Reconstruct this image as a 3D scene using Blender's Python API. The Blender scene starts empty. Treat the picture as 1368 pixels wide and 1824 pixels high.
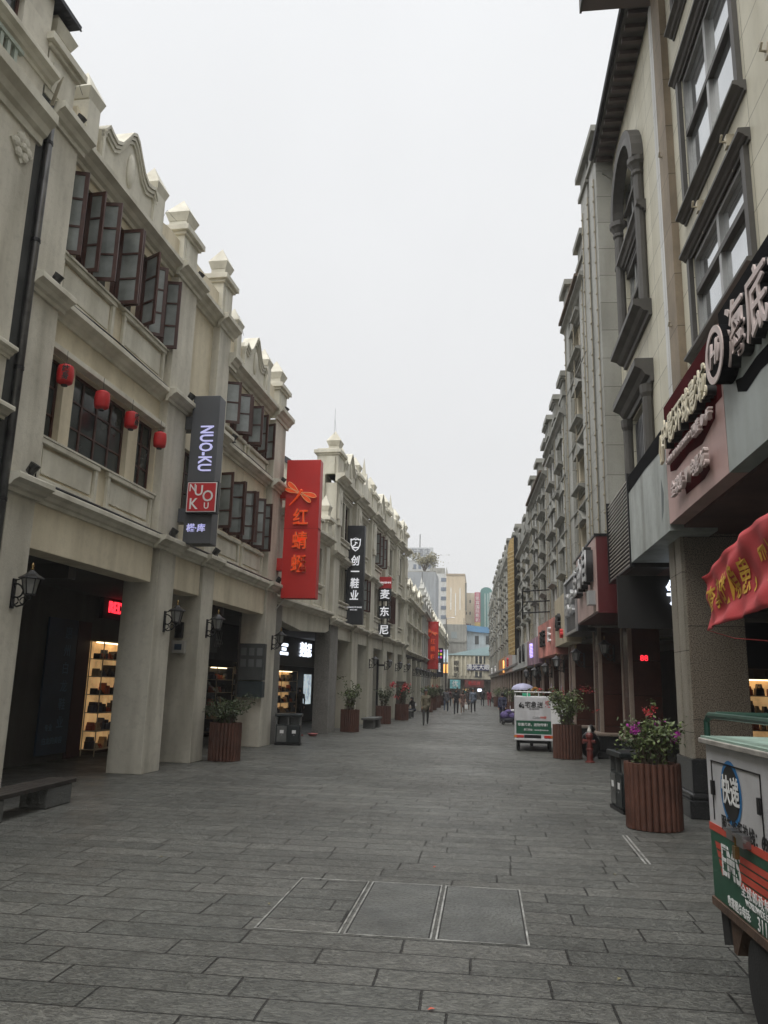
import bpy, bmesh, math, random
from mathutils import Matrix, Vector
R=math.radians
SC=bpy.context.scene; COL=SC.collection
# ---------------------------------------------------------------- camera, sky, sun, exposure
cd=bpy.data.cameras.new('camera'); cam=bpy.data.objects.new('camera',cd); COL.objects.link(cam)
cd.sensor_fit='VERTICAL'; cd.sensor_height=24; cd.lens=24*1400/1824; cd.clip_start=.05; cd.clip_end=2000
cam.matrix_world=Matrix(((.992099,.003247,.125419,0),(.123191,-.214545,-.968914,0),(.023762,.976709,-.213250,1.95),(0,0,0,1)))
SC.camera=cam
W=bpy.data.worlds.new('World'); SC.world=W; W.use_nodes=True
nt=W.node_tree; nt.nodes.clear()
wo=nt.nodes.new('ShaderNodeOutputWorld'); sk=nt.nodes.new('ShaderNodeTexSky'); sk.sky_type='NISHITA'; sk.sun_disc=False
sk.sun_elevation=R(60); sk.sun_rotation=R(205)
hs=nt.nodes.new('ShaderNodeHueSaturation'); hs.inputs['Saturation'].default_value=.12
b1=nt.nodes.new('ShaderNodeBackground'); b1.inputs[1].default_value=.05
tc=nt.nodes.new('ShaderNodeTexCoord'); sp=nt.nodes.new('ShaderNodeSeparateXYZ'); rp=nt.nodes.new('ShaderNodeValToRGB')
rp.color_ramp.elements[0].position=0; rp.color_ramp.elements[0].color=(.34,.335,.33,1)
rp.color_ramp.elements[1].position=.745; rp.color_ramp.elements[1].color=(.75,.76,.77,1)
e=rp.color_ramp.elements.new(1.0); e.color=(3.0,3.01,3.03,1); e=rp.color_ramp.elements.new(.83); e.color=(1.9,1.91,1.93,1)   # overcast sky: the zenith is the brightest part
e=rp.color_ramp.elements.new(.22); e.color=(.50,.50,.50,1)
nz=nt.nodes.new('ShaderNodeTexNoise'); nz.inputs['Scale'].default_value=1.6; nz.inputs['Detail'].default_value=3
mr=nt.nodes.new('ShaderNodeMapRange'); mr.inputs[1].default_value=.3; mr.inputs[2].default_value=.7; mr.inputs[3].default_value=.94; mr.inputs[4].default_value=1.05
mx=nt.nodes.new('ShaderNodeMix'); mx.data_type='RGBA'; mx.blend_type='MULTIPLY'; mx.inputs[0].default_value=1
b2=nt.nodes.new('ShaderNodeBackground'); b2.inputs[1].default_value=.81; ad=nt.nodes.new('ShaderNodeAddShader')
L=nt.links.new
L(sk.outputs[0],hs.inputs['Color']); L(hs.outputs[0],b1.inputs[0])
L(tc.outputs['Generated'],sp.inputs[0]); L(sp.outputs[2],rp.inputs[0]); L(tc.outputs['Generated'],nz.inputs['Vector'])
L(nz.outputs['Fac'],mr.inputs[0]); L(rp.outputs[0],mx.inputs[6]); L(mr.outputs[0],mx.inputs[7]); L(mx.outputs[2],b2.inputs[0])
L(b1.outputs[0],ad.inputs[0]); L(b2.outputs[0],ad.inputs[1]); L(ad.outputs[0],wo.inputs[0])
sl=bpy.data.lights.new('sun','SUN'); sl.energy=1.5; sl.angle=R(50); sl.color=(1,.97,.92)
so=bpy.data.objects.new('sun',sl); COL.objects.link(so)
el,az=R(60),R(205)   # same direction as the sky's sun
so.rotation_euler=Vector((-math.sin(az)*math.cos(el),-math.cos(az)*math.cos(el),-math.sin(el))).to_track_quat('-Z','Y').to_euler()
so.location=(0,0,60)
vs=SC.view_settings; vs.view_transform='Standard'; vs.look='None'; vs.exposure=.36; vs.gamma=1; vs.use_curve_mapping=False
SC.cycles.use_denoising=True; SC.cycles.max_bounces=8; SC.cycles.diffuse_bounces=5

# ---------------------------------------------------------------- materials
MATS={}
def mat(name,col,rough=.75,var=.12,vs=1.2,streak=0.,bump=0.,bs=40.,metal=0.,speck=None,emit=0.,spec=.5,joint=None,rnd=True):
    if name in MATS: return MATS[name]
    m=bpy.data.materials.new(name); m.use_nodes=True; t=m.node_tree; n=t.nodes; l=t.links.new
    p=n['Principled BSDF']; p.inputs['Roughness'].default_value=rough; p.inputs['Metallic'].default_value=metal
    p.inputs['Specular IOR Level'].default_value=spec
    c=n.new('ShaderNodeTexCoord'); mp=n.new('ShaderNodeMapping'); l(c.outputs['Object'],mp.inputs[0])
    if rnd:
        oi=n.new('ShaderNodeObjectInfo'); mu=n.new('ShaderNodeMath'); mu.operation='MULTIPLY'; mu.inputs[1].default_value=53
        l(oi.outputs['Random'],mu.inputs[0]); l(mu.outputs[0],mp.inputs['Location'])
    def rgb(k): return (*[min(1,x*k) for x in col],1)
    def noise(scale,detail=4,vec=None,ro=.55):
        z=n.new('ShaderNodeTexNoise'); z.inputs['Scale'].default_value=scale; z.inputs['Detail'].default_value=detail; z.inputs['Roughness'].default_value=ro
        l(vec or mp.outputs[0],z.inputs['Vector']); return z.outputs['Fac']
    def ramp(f,a,b,p0=.32,p1=.68):
        r=n.new('ShaderNodeValToRGB'); r.color_ramp.elements[0].position=p0; r.color_ramp.elements[1].position=p1
        r.color_ramp.elements[0].color=a; r.color_ramp.elements[1].color=b; l(f,r.inputs[0]); return r.outputs[0]
    def mix(a,b,f,mode='MULTIPLY'):
        x=n.new('ShaderNodeMix'); x.data_type='RGBA'; x.blend_type=mode; x.inputs[0].default_value=f if not hasattr(f,'links') else 1
        if hasattr(f,'links'): l(f,x.inputs[0])
        l(a,x.inputs[6]); l(b,x.inputs[7]); return x.outputs[2]
    out=ramp(noise(vs,6),rgb(1-var),rgb(1+var))
    if speck:
        sc_,c2,p0,p1=speck
        x=n.new('ShaderNodeMix'); x.data_type='RGBA'
        l(ramp(noise(sc_,2),(0,0,0,1),(1,1,1,1),p0,p1),x.inputs[0]); l(out,x.inputs[6]); x.inputs[7].default_value=(*c2,1); out=x.outputs[2]
    if streak:
        m2=n.new('ShaderNodeMapping'); m2.inputs['Scale'].default_value=(2.2,2.2,.3); l(mp.outputs[0],m2.inputs[0])
        k=1-streak; out=mix(out,ramp(noise(1.0,3,m2.outputs[0],.5),(k,k*.985,k*.95,1),(1,1,1,1),.3,.58),1.)
        out=mix(out,ramp(noise(7,5,None,.7),(1-streak*.45,)*3+(1,),(1,1,1,1),.3,.5),1.)
    bh=None
    if joint:   # stone-panel joints: (panel width, panel height)
        jw,jh=joint; s=n.new('ShaderNodeSeparateXYZ'); l(c.outputs['Object'],s.inputs[0])
        cb=n.new('ShaderNodeCombineXYZ'); su=n.new('ShaderNodeMath'); l(s.outputs[0],su.inputs[0]); l(s.outputs[1],su.inputs[1])
        l(su.outputs[0],cb.inputs[0]); l(s.outputs[2],cb.inputs[1])
        b=n.new('ShaderNodeTexBrick'); b.offset=0; b.inputs['Scale'].default_value=1; b.inputs['Brick Width'].default_value=jw; b.inputs['Row Height'].default_value=jh
        b.inputs['Mortar Size'].default_value=.008; b.inputs['Mortar Smooth'].default_value=.1
        b.inputs['Color1'].default_value=(1,1,1,1); b.inputs['Color2'].default_value=(.86,.86,.85,1); b.inputs['Mortar'].default_value=(.3,.29,.27,1)
        l(cb.outputs[0],b.inputs['Vector']); out=mix(out,b.outputs['Color'],1.)
    l(out,p.inputs['Base Color'])
    if bump:
        bp=n.new('ShaderNodeBump'); bp.inputs['Strength'].default_value=bump; bp.inputs['Distance'].default_value=.02
        l(noise(bs,5),bp.inputs['Height']); l(bp.outputs[0],p.inputs['Normal'])
    if emit:
        l(out,p.inputs['Emission Color']); p.inputs['Emission Strength'].default_value=emit
    MATS[name]=m; return m
STUCCO=mat('stucco_grey',(.60,.57,.485),.85,.10,.8,.32,.25,30)
CREAM=mat('stucco_cream',(.68,.61,.46),.85,.08,.7,.22,.15,30)
TRIM=mat('stucco_trim',(.63,.605,.515),.8,.07,1.5,.24,.12,30)
BWALL=mat('stucco_olive',(.54,.52,.43),.85,.09,.8,.24,.15,30)
BTRIM=mat('stucco_pale_olive',(.60,.575,.485),.85,.08,1.,.24,.15,30)
PEBBLE=mat('pebble_dash',(.20,.195,.18),.9,.15,2,.2,.6,90,speck=(60,(.36,.35,.32),.5,.6))
WOOD=mat('red_brown_wood',(.062,.024,.017),.5,.25,6,0,.1,60)
FROST=mat('frosted_glass',(.27,.295,.29),.2,.3,1.4,.2)
DGLASS=mat('dark_glass',(.035,.042,.042),.12,.2,2,0)
SKYGLASS=mat('reflecting_glass',(.55,.57,.58),.05,.1,1,0,metal=.85)
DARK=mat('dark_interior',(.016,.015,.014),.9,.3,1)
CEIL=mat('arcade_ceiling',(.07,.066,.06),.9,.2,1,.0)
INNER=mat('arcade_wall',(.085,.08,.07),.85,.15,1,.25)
IRON=mat('black_iron',(.012,.012,.013),.4,.3,8,0,.1,50,metal=.4)
GLOBE=mat('lamp_glass',(.22,.22,.21),.12,.2,4)
AMBER=mat('amber_glass',(.35,.12,.05),.2,.2,4)
BRASS=mat('dull_brass',(.25,.17,.07),.35,.2,6,metal=.8)
ALU=mat('brushed_steel',(.35,.35,.36),.3,.12,4,.15,metal=.9)
PVC=mat('white_pipe',(.6,.6,.58),.5,.08,2,.25)
ROOF=mat('dark_roof',(.035,.037,.045),.7,.2,2,.2,.3,12)
CLAD=mat('stone_cladding',(.62,.59,.475),.6,.07,.9,.14,.05,40,joint=(1.05,.72),rnd=False)
WHCLAD=mat('white_cladding',(.66,.66,.64),.5,.06,1,.2,joint=(.3,1.6),rnd=False)
BROWNST=mat('brown_stone',(.27,.215,.15),.7,.15,1.5,.3,.1,30,joint=(2.,1.1),rnd=False)
DTRIM=mat('dark_grey_trim',(.075,.07,.062),.55,.12,2,.3,.08,40)
GRAN=mat('grey_granite',(.44,.44,.40),.55,.08,1,.2,.05,60,speck=(140,(.16,.16,.15),.48,.6),joint=(2.,.85),rnd=False)
BGRAN=mat('beige_granite',(.25,.21,.16),.45,.08,1,.1,.05,60,speck=(55,(.07,.055,.045),.45,.6),joint=(2.,1.5),rnd=False)
RGRAN=mat('red_granite',(.06,.022,.016),.18,.25,3,0,0,speck=(120,(.12,.05,.035),.52,.66),joint=(2.,.9),rnd=False)
PGRAN=mat('pink_granite_edge',(.36,.29,.24),.3,.15,3,.2,0,speck=(120,(.2,.15,.12),.52,.66))
BLKST=mat('black_stone',(.022,.023,.024),.2,.25,3,.0,0,speck=(90,(.06,.06,.06),.55,.7))
TAN=mat('tan_render',(.60,.50,.37),.9,.05,.05,.1,rnd=False)
SLATE=mat('grey_metal_cladding',(.30,.315,.33),.6,.08,.2,.2)

# ---------------------------------------------------------------- mesh helpers
class MB:
    def __init__(s,sx=1): s.v=[]; s.f=[]; s.T=None; s.sx=sx
    def add(s,vs,fs):
        o=len(s.v)
        for p in vs:
            p=Vector(p)
            if s.T is not None: p=s.T@p
            s.v.append((p[0]*s.sx,p[1],p[2]))
        s.f+= [tuple(o+i for i in f) for f in fs]; return s
    def box(s,x0,x1,y0,y1,z0,z1):
        return s.add([(x,y,z) for x in(x0,x1) for y in(y0,y1) for z in(z0,z1)],[(0,1,3,2),(4,6,7,5),(0,4,5,1),(2,3,7,6),(0,2,6,4),(1,5,7,3)])
    def loft(s,rings,cap=True,closed=True):
        n=len(rings[0]); vs=[p for r in rings for p in r]; fs=[]
        for i in range(len(rings)-1):
            for j in range(n if closed else n-1):
                k=(j+1)%n; fs.append((i*n+j,i*n+k,(i+1)*n+k,(i+1)*n+j))
        if cap: fs+= [tuple(range(n)),tuple((len(rings)-1)*n+j for j in reversed(range(n)))]
        return s.add(vs,fs)
    def alongy(s,prof,y0,y1): return s.loft([[(x,y0,z) for x,z in prof],[(x,y1,z) for x,z in prof]])
    def alongx(s,prof,x0,x1): return s.loft([[(x0,y,z) for y,z in prof],[(x1,y,z) for y,z in prof]])
    def alongz(s,prof,z0,z1): return s.loft([[(x,y,z0) for x,y in prof],[(x,y,z1) for x,y in prof]])
    def cornice(s,y0,y1,z0,z1,o,out,ret=True):   # stepped and curved moulding rising outward
        h=z1-z0
        return s.alongy([(o-.02,z0),(o+out*.18,z0),(o+out*.22,z0+h*.22),(o+out*.45,z0+h*.3),(o+out*.62,z0+h*.5),(o+out*.9,z0+h*.62),(o+out,z0+h*.66),(o+out,z1-.015),(o+out*.96,z1),(o-.02,z1)],y0,y1)
    def pyr(s,x0,x1,y0,y1,z0,z1,g=0.):
        cx,cy=(x0+x1)/2,(y0+y1)/2
        return s.add([(x0,y0,z0),(x1,y0,z0),(x1,y1,z0),(x0,y1,z0),(cx,cy,z1)],[(3,2,1,0),(0,1,4),(1,2,4),(2,3,4),(3,0,4)])
    def lathe(s,cx,cy,prof,n=14,zaxis=True):
        return s.loft([[(cx+r*math.cos(2*math.pi*j/n),cy+r*math.sin(2*math.pi*j/n),z) for j in range(n)] for r,z in prof])
    def tube(s,pts,r,n=6):
        pts=[Vector(p) for p in pts]; rr=r if isinstance(r,(list,tuple)) else [r]*len(pts); rings=[]
        for i,p in enumerate(pts):
            d=(pts[min(i+1,len(pts)-1)]-pts[max(i-1,0)]).normalized()
            a=d.cross(Vector((0,0,1)));
            if a.length<.05: a=d.cross(Vector((0,1,0)))
            a.normalize(); b=d.cross(a)
            rings.append([tuple(p+(a*math.cos(2*math.pi*j/n)+b*math.sin(2*math.pi*j/n))*rr[i]) for j in range(n)])
        return s.loft(rings)
    def ball(s,c,r,n=10,m=6):
        r=r if isinstance(r,(list,tuple)) else (r,r,r)
        return s.loft([[(c[0]+r[0]*max(.02,math.sin(math.pi*i/m))*math.cos(2*math.pi*j/n),c[1]+r[1]*max(.02,math.sin(math.pi*i/m))*math.sin(2*math.pi*j/n),c[2]-r[2]*math.cos(math.pi*i/m)) for j in range(n)] for i in range(m+1)])
    def wall(s,y0,y1,z0,z1,x0,x1,op=()):     # wall slab with rectangular openings, no inner faces
        ys=sorted({y0,y1,*[a for o in op for a in o[:2]]}); zs=sorted({z0,z1,*[a for o in op for a in o[2:]]})
        ys=[y for y in ys if y0<=y<=y1]; zs=[z for z in zs if z0<=z<=z1]
        solid=lambda i,j: 0<=i<len(ys)-1 and 0<=j<len(zs)-1 and not any(o[0]<=(ys[i]+ys[i+1])/2<=o[1] and o[2]<=(zs[j]+zs[j+1])/2<=o[3] for o in op)
        for i in range(len(ys)-1):
            for j in range(len(zs)-1):
                if not solid(i,j): continue
                a,b,c,d=ys[i],ys[i+1],zs[j],zs[j+1]
                s.add([(x1,a,c),(x1,b,c),(x1,b,d),(x1,a,d)],[(0,1,2,3)]); s.add([(x0,a,c),(x0,b,c),(x0,b,d),(x0,a,d)],[(3,2,1,0)])
                if not solid(i-1,j): s.add([(x0,a,c),(x1,a,c),(x1,a,d),(x0,a,d)],[(0,1,2,3)])
                if not solid(i+1,j): s.add([(x0,b,c),(x1,b,c),(x1,b,d),(x0,b,d)],[(3,2,1,0)])
                if not solid(i,j-1): s.add([(x0,a,c),(x0,b,c),(x1,b,c),(x1,a,c)],[(0,1,2,3)])
                if not solid(i,j+1): s.add([(x0,a,d),(x0,b,d),(x1,b,d),(x1,a,d)],[(3,2,1,0)])
        return s
    def build(s,name,m,parent=None,bevel=0,smooth=False,merge=True,fix=True):
        me=bpy.data.meshes.new(name); me.from_pydata(s.v,[],s.f)
        bm=bmesh.new(); bm.from_mesh(me)
        if merge: bmesh.ops.remove_doubles(bm,verts=bm.verts,dist=1e-5)
        if fix: bmesh.ops.recalc_face_normals(bm,faces=bm.faces)
        bm.to_mesh(me); bm.free()
        if smooth: me.polygons.foreach_set('use_smooth',[True]*len(me.polygons))
        if m: me.materials.append(m)
        o=bpy.data.objects.new(name,me); COL.objects.link(o)
        if parent: o.parent=parent
        if bevel:
            b=o.modifiers.new('bevel','BEVEL'); b.width=bevel; b.segments=2; b.limit_method='ANGLE'; b.angle_limit=R(40)
        if smooth=='auto':
            pass
        return o
def tag(o,label,cat,group=None,kind=None):
    if label: o['label']=label
    if cat: o['category']=cat
    if group: o['group']=group
    if kind: o['kind']=kind
    return o
def thing(name,label,cat,loc=(0,0,0),rz=0.,group=None):
    o=bpy.data.objects.new(name,None); COL.objects.link(o); o.location=loc; o.rotation_euler=(0,0,rz); o.empty_display_size=.2
    return tag(o,label,cat,group)
def struct(o): o['kind']='structure'; return o
def kids(o): return [c for c in bpy.data.objects if c.parent==o]
def dup(o,loc=None,rz=None,label=None,scale=None,parent=None):
    c=o.copy(); COL.objects.link(c)
    if parent: c.parent=parent
    if loc is not None: c.location=loc
    if rz is not None: c.rotation_euler=(0,0,rz)
    if scale: c.scale=(scale,)*3
    if label: c['label']=label
    for k in list(o.children): dup(k,parent=c)
    return c
X_,Y_,Z_=Vector((1,0,0)),Vector((0,1,0)),Vector((0,0,1))
def txt(body,size,m,parent,p,r=X_,u=Z_,ext=.01,bold=0.,sx=1.,name='lettering',shear=0.,align='CENTER',space=1.):
    c=bpy.data.curves.new('t','FONT'); c.body=body; c.size=size; c.extrude=ext; c.offset=min(bold,size*.015); c.align_x=align; c.align_y='CENTER'; c.resolution_u=3; c.shear=shear; c.space_character=space
    o=bpy.data.objects.new('t',c); COL.objects.link(o); bpy.context.view_layer.update()
    me=bpy.data.meshes.new_from_object(o.evaluated_get(bpy.context.evaluated_depsgraph_get()))
    bpy.data.objects.remove(o); bpy.data.curves.remove(c)
    r=Vector(r).normalized(); u=Vector(u).normalized(); n=r.cross(u); p=Vector(p)
    for v in me.vertices: x,y,z=v.co; v.co=p+r*x*sx+u*y+n*(z+ext)
    me.name=name; me.materials.clear(); me.materials.append(m)
    o=bpy.data.objects.new(name,me); COL.objects.link(o); o.parent=parent; return o
rng=random.Random(7)
# ---------------------------------------------------------------- ground
def paving():
    m=bpy.data.materials.new('plank_paving'); m.use_nodes=True; t=m.node_tree; n=t.nodes; l=t.links.new; p=n['Principled BSDF']
    c=n.new('ShaderNodeTexCoord'); w=n.new('ShaderNodeTexNoise'); w.inputs['Scale'].default_value=2.2; l(c.outputs['Object'],w.inputs['Vector'])
    wm=n.new('ShaderNodeVectorMath'); wm.operation='MULTIPLY_ADD'; wm.inputs[1].default_value=(.03,.03,0); l(w.outputs['Color'],wm.inputs[0]); l(c.outputs['Object'],wm.inputs[2])
    s=n.new('ShaderNodeSeparateXYZ'); l(wm.outputs[0],s.inputs[0])
    def math_(op,a,b=None):
        k=n.new('ShaderNodeMath'); k.operation=op
        for i,v in enumerate((a,b)):
            if v is None: continue
            if hasattr(v,'links'): l(v,k.inputs[i])
            else: k.inputs[i].default_value=v
        return k.outputs[0]
    H=.335
    row=math_('FLOOR',math_('DIVIDE',s.outputs[1],H)); wn=n.new('ShaderNodeTexWhiteNoise'); wn.noise_dimensions='1D'; l(row,wn.inputs['W'])
    sx=math_('ADD',s.outputs[0],math_('MULTIPLY',wn.outputs['Value'],3.7))
    wn2=n.new('ShaderNodeTexWhiteNoise'); wn2.noise_dimensions='1D'; l(math_('ADD',row,91.3),wn2.inputs['W'])
    sx=math_('MULTIPLY',sx,math_('ADD',.82,math_('MULTIPLY',wn2.outputs['Value'],.4)))
    cb=n.new('ShaderNodeCombineXYZ'); l(sx,cb.inputs[0]); l(s.outputs[1],cb.inputs[1])
    b=n.new('ShaderNodeTexBrick'); b.offset=0; b.inputs['Scale'].default_value=1; b.inputs['Brick Width'].default_value=1.08; b.inputs['Row Height'].default_value=H
    b.inputs['Mortar Size'].default_value=.0085; b.inputs['Mortar Smooth'].default_value=.35
    b.inputs['Color1'].default_value=(.104,.107,.100,1); b.inputs['Color2'].default_value=(.150,.150,.140,1); b.inputs['Mortar'].default_value=(.022,.021,.019,1); l(cb.outputs[0],b.inputs['Vector'])
    def noise(sc,d=5,ro=.6,vec=None):
        z=n.new('ShaderNodeTexNoise'); z.inputs['Scale'].default_value=sc; z.inputs['Detail'].default_value=d; z.inputs['Roughness'].default_value=ro; l(vec or c.outputs['Object'],z.inputs['Vector']); return z.outputs['Fac']
    def ramp(f,a,b_,p0,p1):
        r=n.new('ShaderNodeValToRGB'); r.color_ramp.elements[0].position=p0; r.color_ramp.elements[1].position=p1; r.color_ramp.elements[0].color=a; r.color_ramp.elements[1].color=b_; l(f,r.inputs[0]); return r.outputs[0]
    def mul(a,b_,mode='MULTIPLY'):
        x=n.new('ShaderNodeMix'); x.data_type='RGBA'; x.blend_type=mode; x.inputs[0].default_value=1; l(a,x.inputs[6]); l(b_,x.inputs[7]); return x.outputs[2]
    o=mul(b.outputs['Color'],ramp(noise(.35,4),(.72,.71,.69,1),(1.08,1.07,1.05,1),.3,.7))
    o=mul(o,ramp(noise(3,7,.7),(.8,.8,.79,1),(1.1,1.1,1.1,1),.3,.7)); mz=n.new('ShaderNodeMapping'); mz.inputs['Scale'].default_value=(.6,1.25,1); l(c.outputs['Object'],mz.inputs[0]); ck=n.new('ShaderNodeTexNoise'); ck.inputs['Scale'].default_value=24; ck.inputs['Detail'].default_value=3; ck.inputs['Distortion'].default_value=1.6; l(mz.outputs[0],ck.inputs['Vector'])
    o=mul(o,ramp(ck.outputs['Fac'],(.60,.61,.61,1),(1.32,1.33,1.3,1),.38,.64))  # relief painted into the colour: lit ridges, shaded crevices with some dirt
    o=mul(o,ramp(noise(9,6,.75),(.62,.6,.58,1),(1,1,1,1),.28,.36))
    l(o,p.inputs['Base Color']); l(ramp(noise(2.3,5),(.30,.30,.30,1),(.55,.55,.55,1),.35,.65),p.inputs['Roughness']); p.inputs['Specular IOR Level'].default_value=.4
    # split-face texture of the stone, stronger in the walked middle lane
    rough=ck.outputs['Fac']; fine=noise(55,3)
    lane=n.new('ShaderNodeMapRange'); l(noise(.22,2),lane.inputs[0]); lane.inputs[1].default_value=.35; lane.inputs[2].default_value=.62; lane.inputs[3].default_value=.3; lane.inputs[4].default_value=1.15
    h=math_('ADD',math_('MULTIPLY',math_('ADD',rough,math_('MULTIPLY',fine,.3)),lane.outputs[0]),math_('MULTIPLY',b.outputs['Fac'],-1.1))
    bp=n.new('ShaderNodeBump'); bp.inputs['Strength'].default_value=1.; bp.inputs['Distance'].default_value=.04; l(h,bp.inputs['Height']); l(bp.outputs[0],p.inputs['Normal'])
    return m
PAVE=paving()
struct(MB().box(-400,400,-60,900,-.6,-.03).build('ground',mat('asphalt',(.06,.06,.058),.9,.2,1)))
struct(MB().add([(-10.6,-8,0),(8,-8,0),(8,130,0),(-10.6,130,0)],[(0,1,2,3)]).build('street_paving',PAVE))
KERB=mat('kerb_granite',(.22,.22,.205),.7,.15,1.2,.2,.2,50)
# steel framed access covers let into the paving
RIB=mat('ribbed_stone',(.10,.104,.096),.45,.3,2.5,.15,1.,30,speck=(38,(.055,.056,.052),.5,.66)); FRAME=mat('worn_steel',(.36,.36,.34),.45,.45,7,.3,.2,60,metal=.4)
xs=[-1.86,-1.13,-.40,.36]
for i,(lab,mm) in enumerate((('access cover of plain paving planks in a steel frame',PAVE),('ribbed stone access cover between the two other covers',RIB),('ribbed stone access cover nearest the green delivery cart',RIB))):
    a,b_=xs[i]+.015,xs[i+1]-.015
    t=thing('access_cover',lab,'cover',(0,0,0),0,'covers set into the paving')
    f=MB(); y0,y1,x0,x1,k=6.72,8.44,a,b_,.014
    f.box(x0,x0+k,y0,y1,.001,.006).box(x1-k,x1,y0,y1,.001,.006).box(x0+k,x1-k,y0,y0+k,.001,.006).box(x0+k,x1-k,y1-k,y1,.001,.006)
    MB().box(x0+k,x1-k,y0+k,y1-k,.0004,.0014).build('seam',mat('dirty_seam',(.03,.03,.028),.9),t)
    f.build('frame',FRAME,t)
    pl=MB().box(a+.028,b_-.028,6.745,8.415,.002,.0045).build('panel',mm,t)
t=thing('drain_cover','narrow steel slot drain in the paving beside the wooden planter','drain'); f=MB()
for k in (0,.05): f.add([(1.86+k,11.75,.004),(1.885+k,11.75,.004),(1.845+k,9.95,.004),(1.82+k,9.95,.004)],[(0,1,2,3)])
f.build('slot_frame',FRAME,t)

# ---------------------------------------------------------------- small builders shared by facades
def sash(win,o,yh,z0,z1,w,sgn,ang,rows=3,m=WOOD,pm=FROST,zs=None):
    d=Vector((math.sin(R(ang)),sgn*math.cos(R(ang)),0)); e=Vector((-d.y,d.x,0))
    T=Matrix(((d.x,e.x,0,o),(d.y,e.y,0,yh),(0,0,1,0),(0,0,0,1)))
    s=MB(); s.T=T; h=.022; k=.072
    s.box(0,k,-h,h,z0,z1).box(w-k,w,-h,h,z0,z1)
    zz=[z0+(z1-z0)*i/rows for i in range(rows+1)] if zs is None else [z0,*zs,z1]
    for i,z in enumerate(zz):
        a,b=(z,z+k) if i==0 else (z-k,z) if i==len(zz)-1 else (z-.02,z+.02)
        s.box(k,w-k,-h+.002,h-.002,a,b)
    s.build('sash',m,win)
    g=MB(); g.T=T; g.box(k-.005,w-k+.005,-.004,.004,z0+k-.005,z1-k+.005).build('pane',pm,win)
def closed_window(par,y0,y1,z0,z1,o,cols,rows,m=WOOD,pm=DGLASS,sx=1,fw=.055,name='window'):
    f=MB(sx); f.box(o-.05,o,y0,y0+fw,z0,z1).box(o-.05,o,y1-fw,y1,z0,z1).box(o-.05,o,y0+fw,y1-fw,z0,z0+fw).box(o-.05,o,y0+fw,y1-fw,z1-fw,z1)
    for i in range(1,cols): y=y0+(y1-y0)*i/cols; f.box(o-.045,o-.003,y-.028,y+.028,z0+fw,z1-fw)
    for j in range(1,rows):
        z=z0+(z1-z0)*j/rows
        for i in range(cols):
            a=y0+(y1-y0)*i/cols+.03; b=y0+(y1-y0)*(i+1)/cols-.03; f.box(o-.04,o-.008,max(a,y0+fw),min(b,y1-fw),z-.018,z+.018)
    w=f.build(name,m,par)
    MB(sx).box(o-.035,o-.028,y0+.02,y1-.02,z0+.02,z1-.02).build('pane',pm,w); return w
def framed_panel(par,y0,y1,z0,z1,o,m=TRIM,sx=1,k=.09):
    f=MB(sx); f.box(o,o+.07,y0,y0+k,z0,z1).box(o,o+.07,y1-k,y1,z0,z1).box(o,o+.07,y0+k,y1-k,z0,z0+k).box(o,o+.09,y0-.03,y1+.03,z1-k,z1)
    f.box(o,o+.035,y0+k+.07,y1-k-.07,z0+k+.06,z1-k-.06); f.build('wall_panel',m,par,bevel=.008)
def finial(par,y,z,s=.42,o=-.2,m=TRIM,h=.42,post=0,sx=1):
    f=MB(sx)
    if post: f.box(o-s*.36,o+s*.36,y-s*.36,y+s*.36,z-post,z)
    f.add([(o-s*.38,y-s*.38,z),(o+s*.38,y-s*.38,z),(o+s*.38,y+s*.38,z),(o-s*.38,y+s*.38,z),(o-s/2,y-s/2,z+h*.28),(o+s/2,y-s/2,z+h*.28),(o+s/2,y+s/2,z+h*.28),(o-s/2,y+s/2,z+h*.28),(o,y,z+h)],
          [(3,2,1,0),(0,1,5,4),(1,2,6,5),(2,3,7,6),(3,0,4,7),(4,5,8),(5,6,8),(6,7,8),(7,4,8)])
    return f.build('finial',m,par)
def cap_block(par,y0,y1,z0,z1,o0,o1,m=TRIM,sx=1,fin=True):   # parapet pillar: shaft with sunk panel, two-step cap, pyramid
    f=MB(sx); f.box(o0,o1,y0,y1,z0,z1-.3); f.box(o0-.05,o1+.06,y0-.06,y1+.06,z1-.3,z1-.22); f.box(o0-.12,o1+.13,y0-.13,y1+.13,z1-.22,z1-.08); f.box(o0,o1,y0,y1,z1-.08,z1)
    f.box(o1,o1+.02,y0+.12,y1-.12,z0+.15,z1-.45)
    f.build('parapet_pillar',m,par,bevel=.008)
    if fin:
        s_=min(y1-y0,.8)*.78; finial(par,(y0+y1)/2,z1+.2,s_,o1-s_/2+.02,m,.7,.17,sx)
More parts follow.
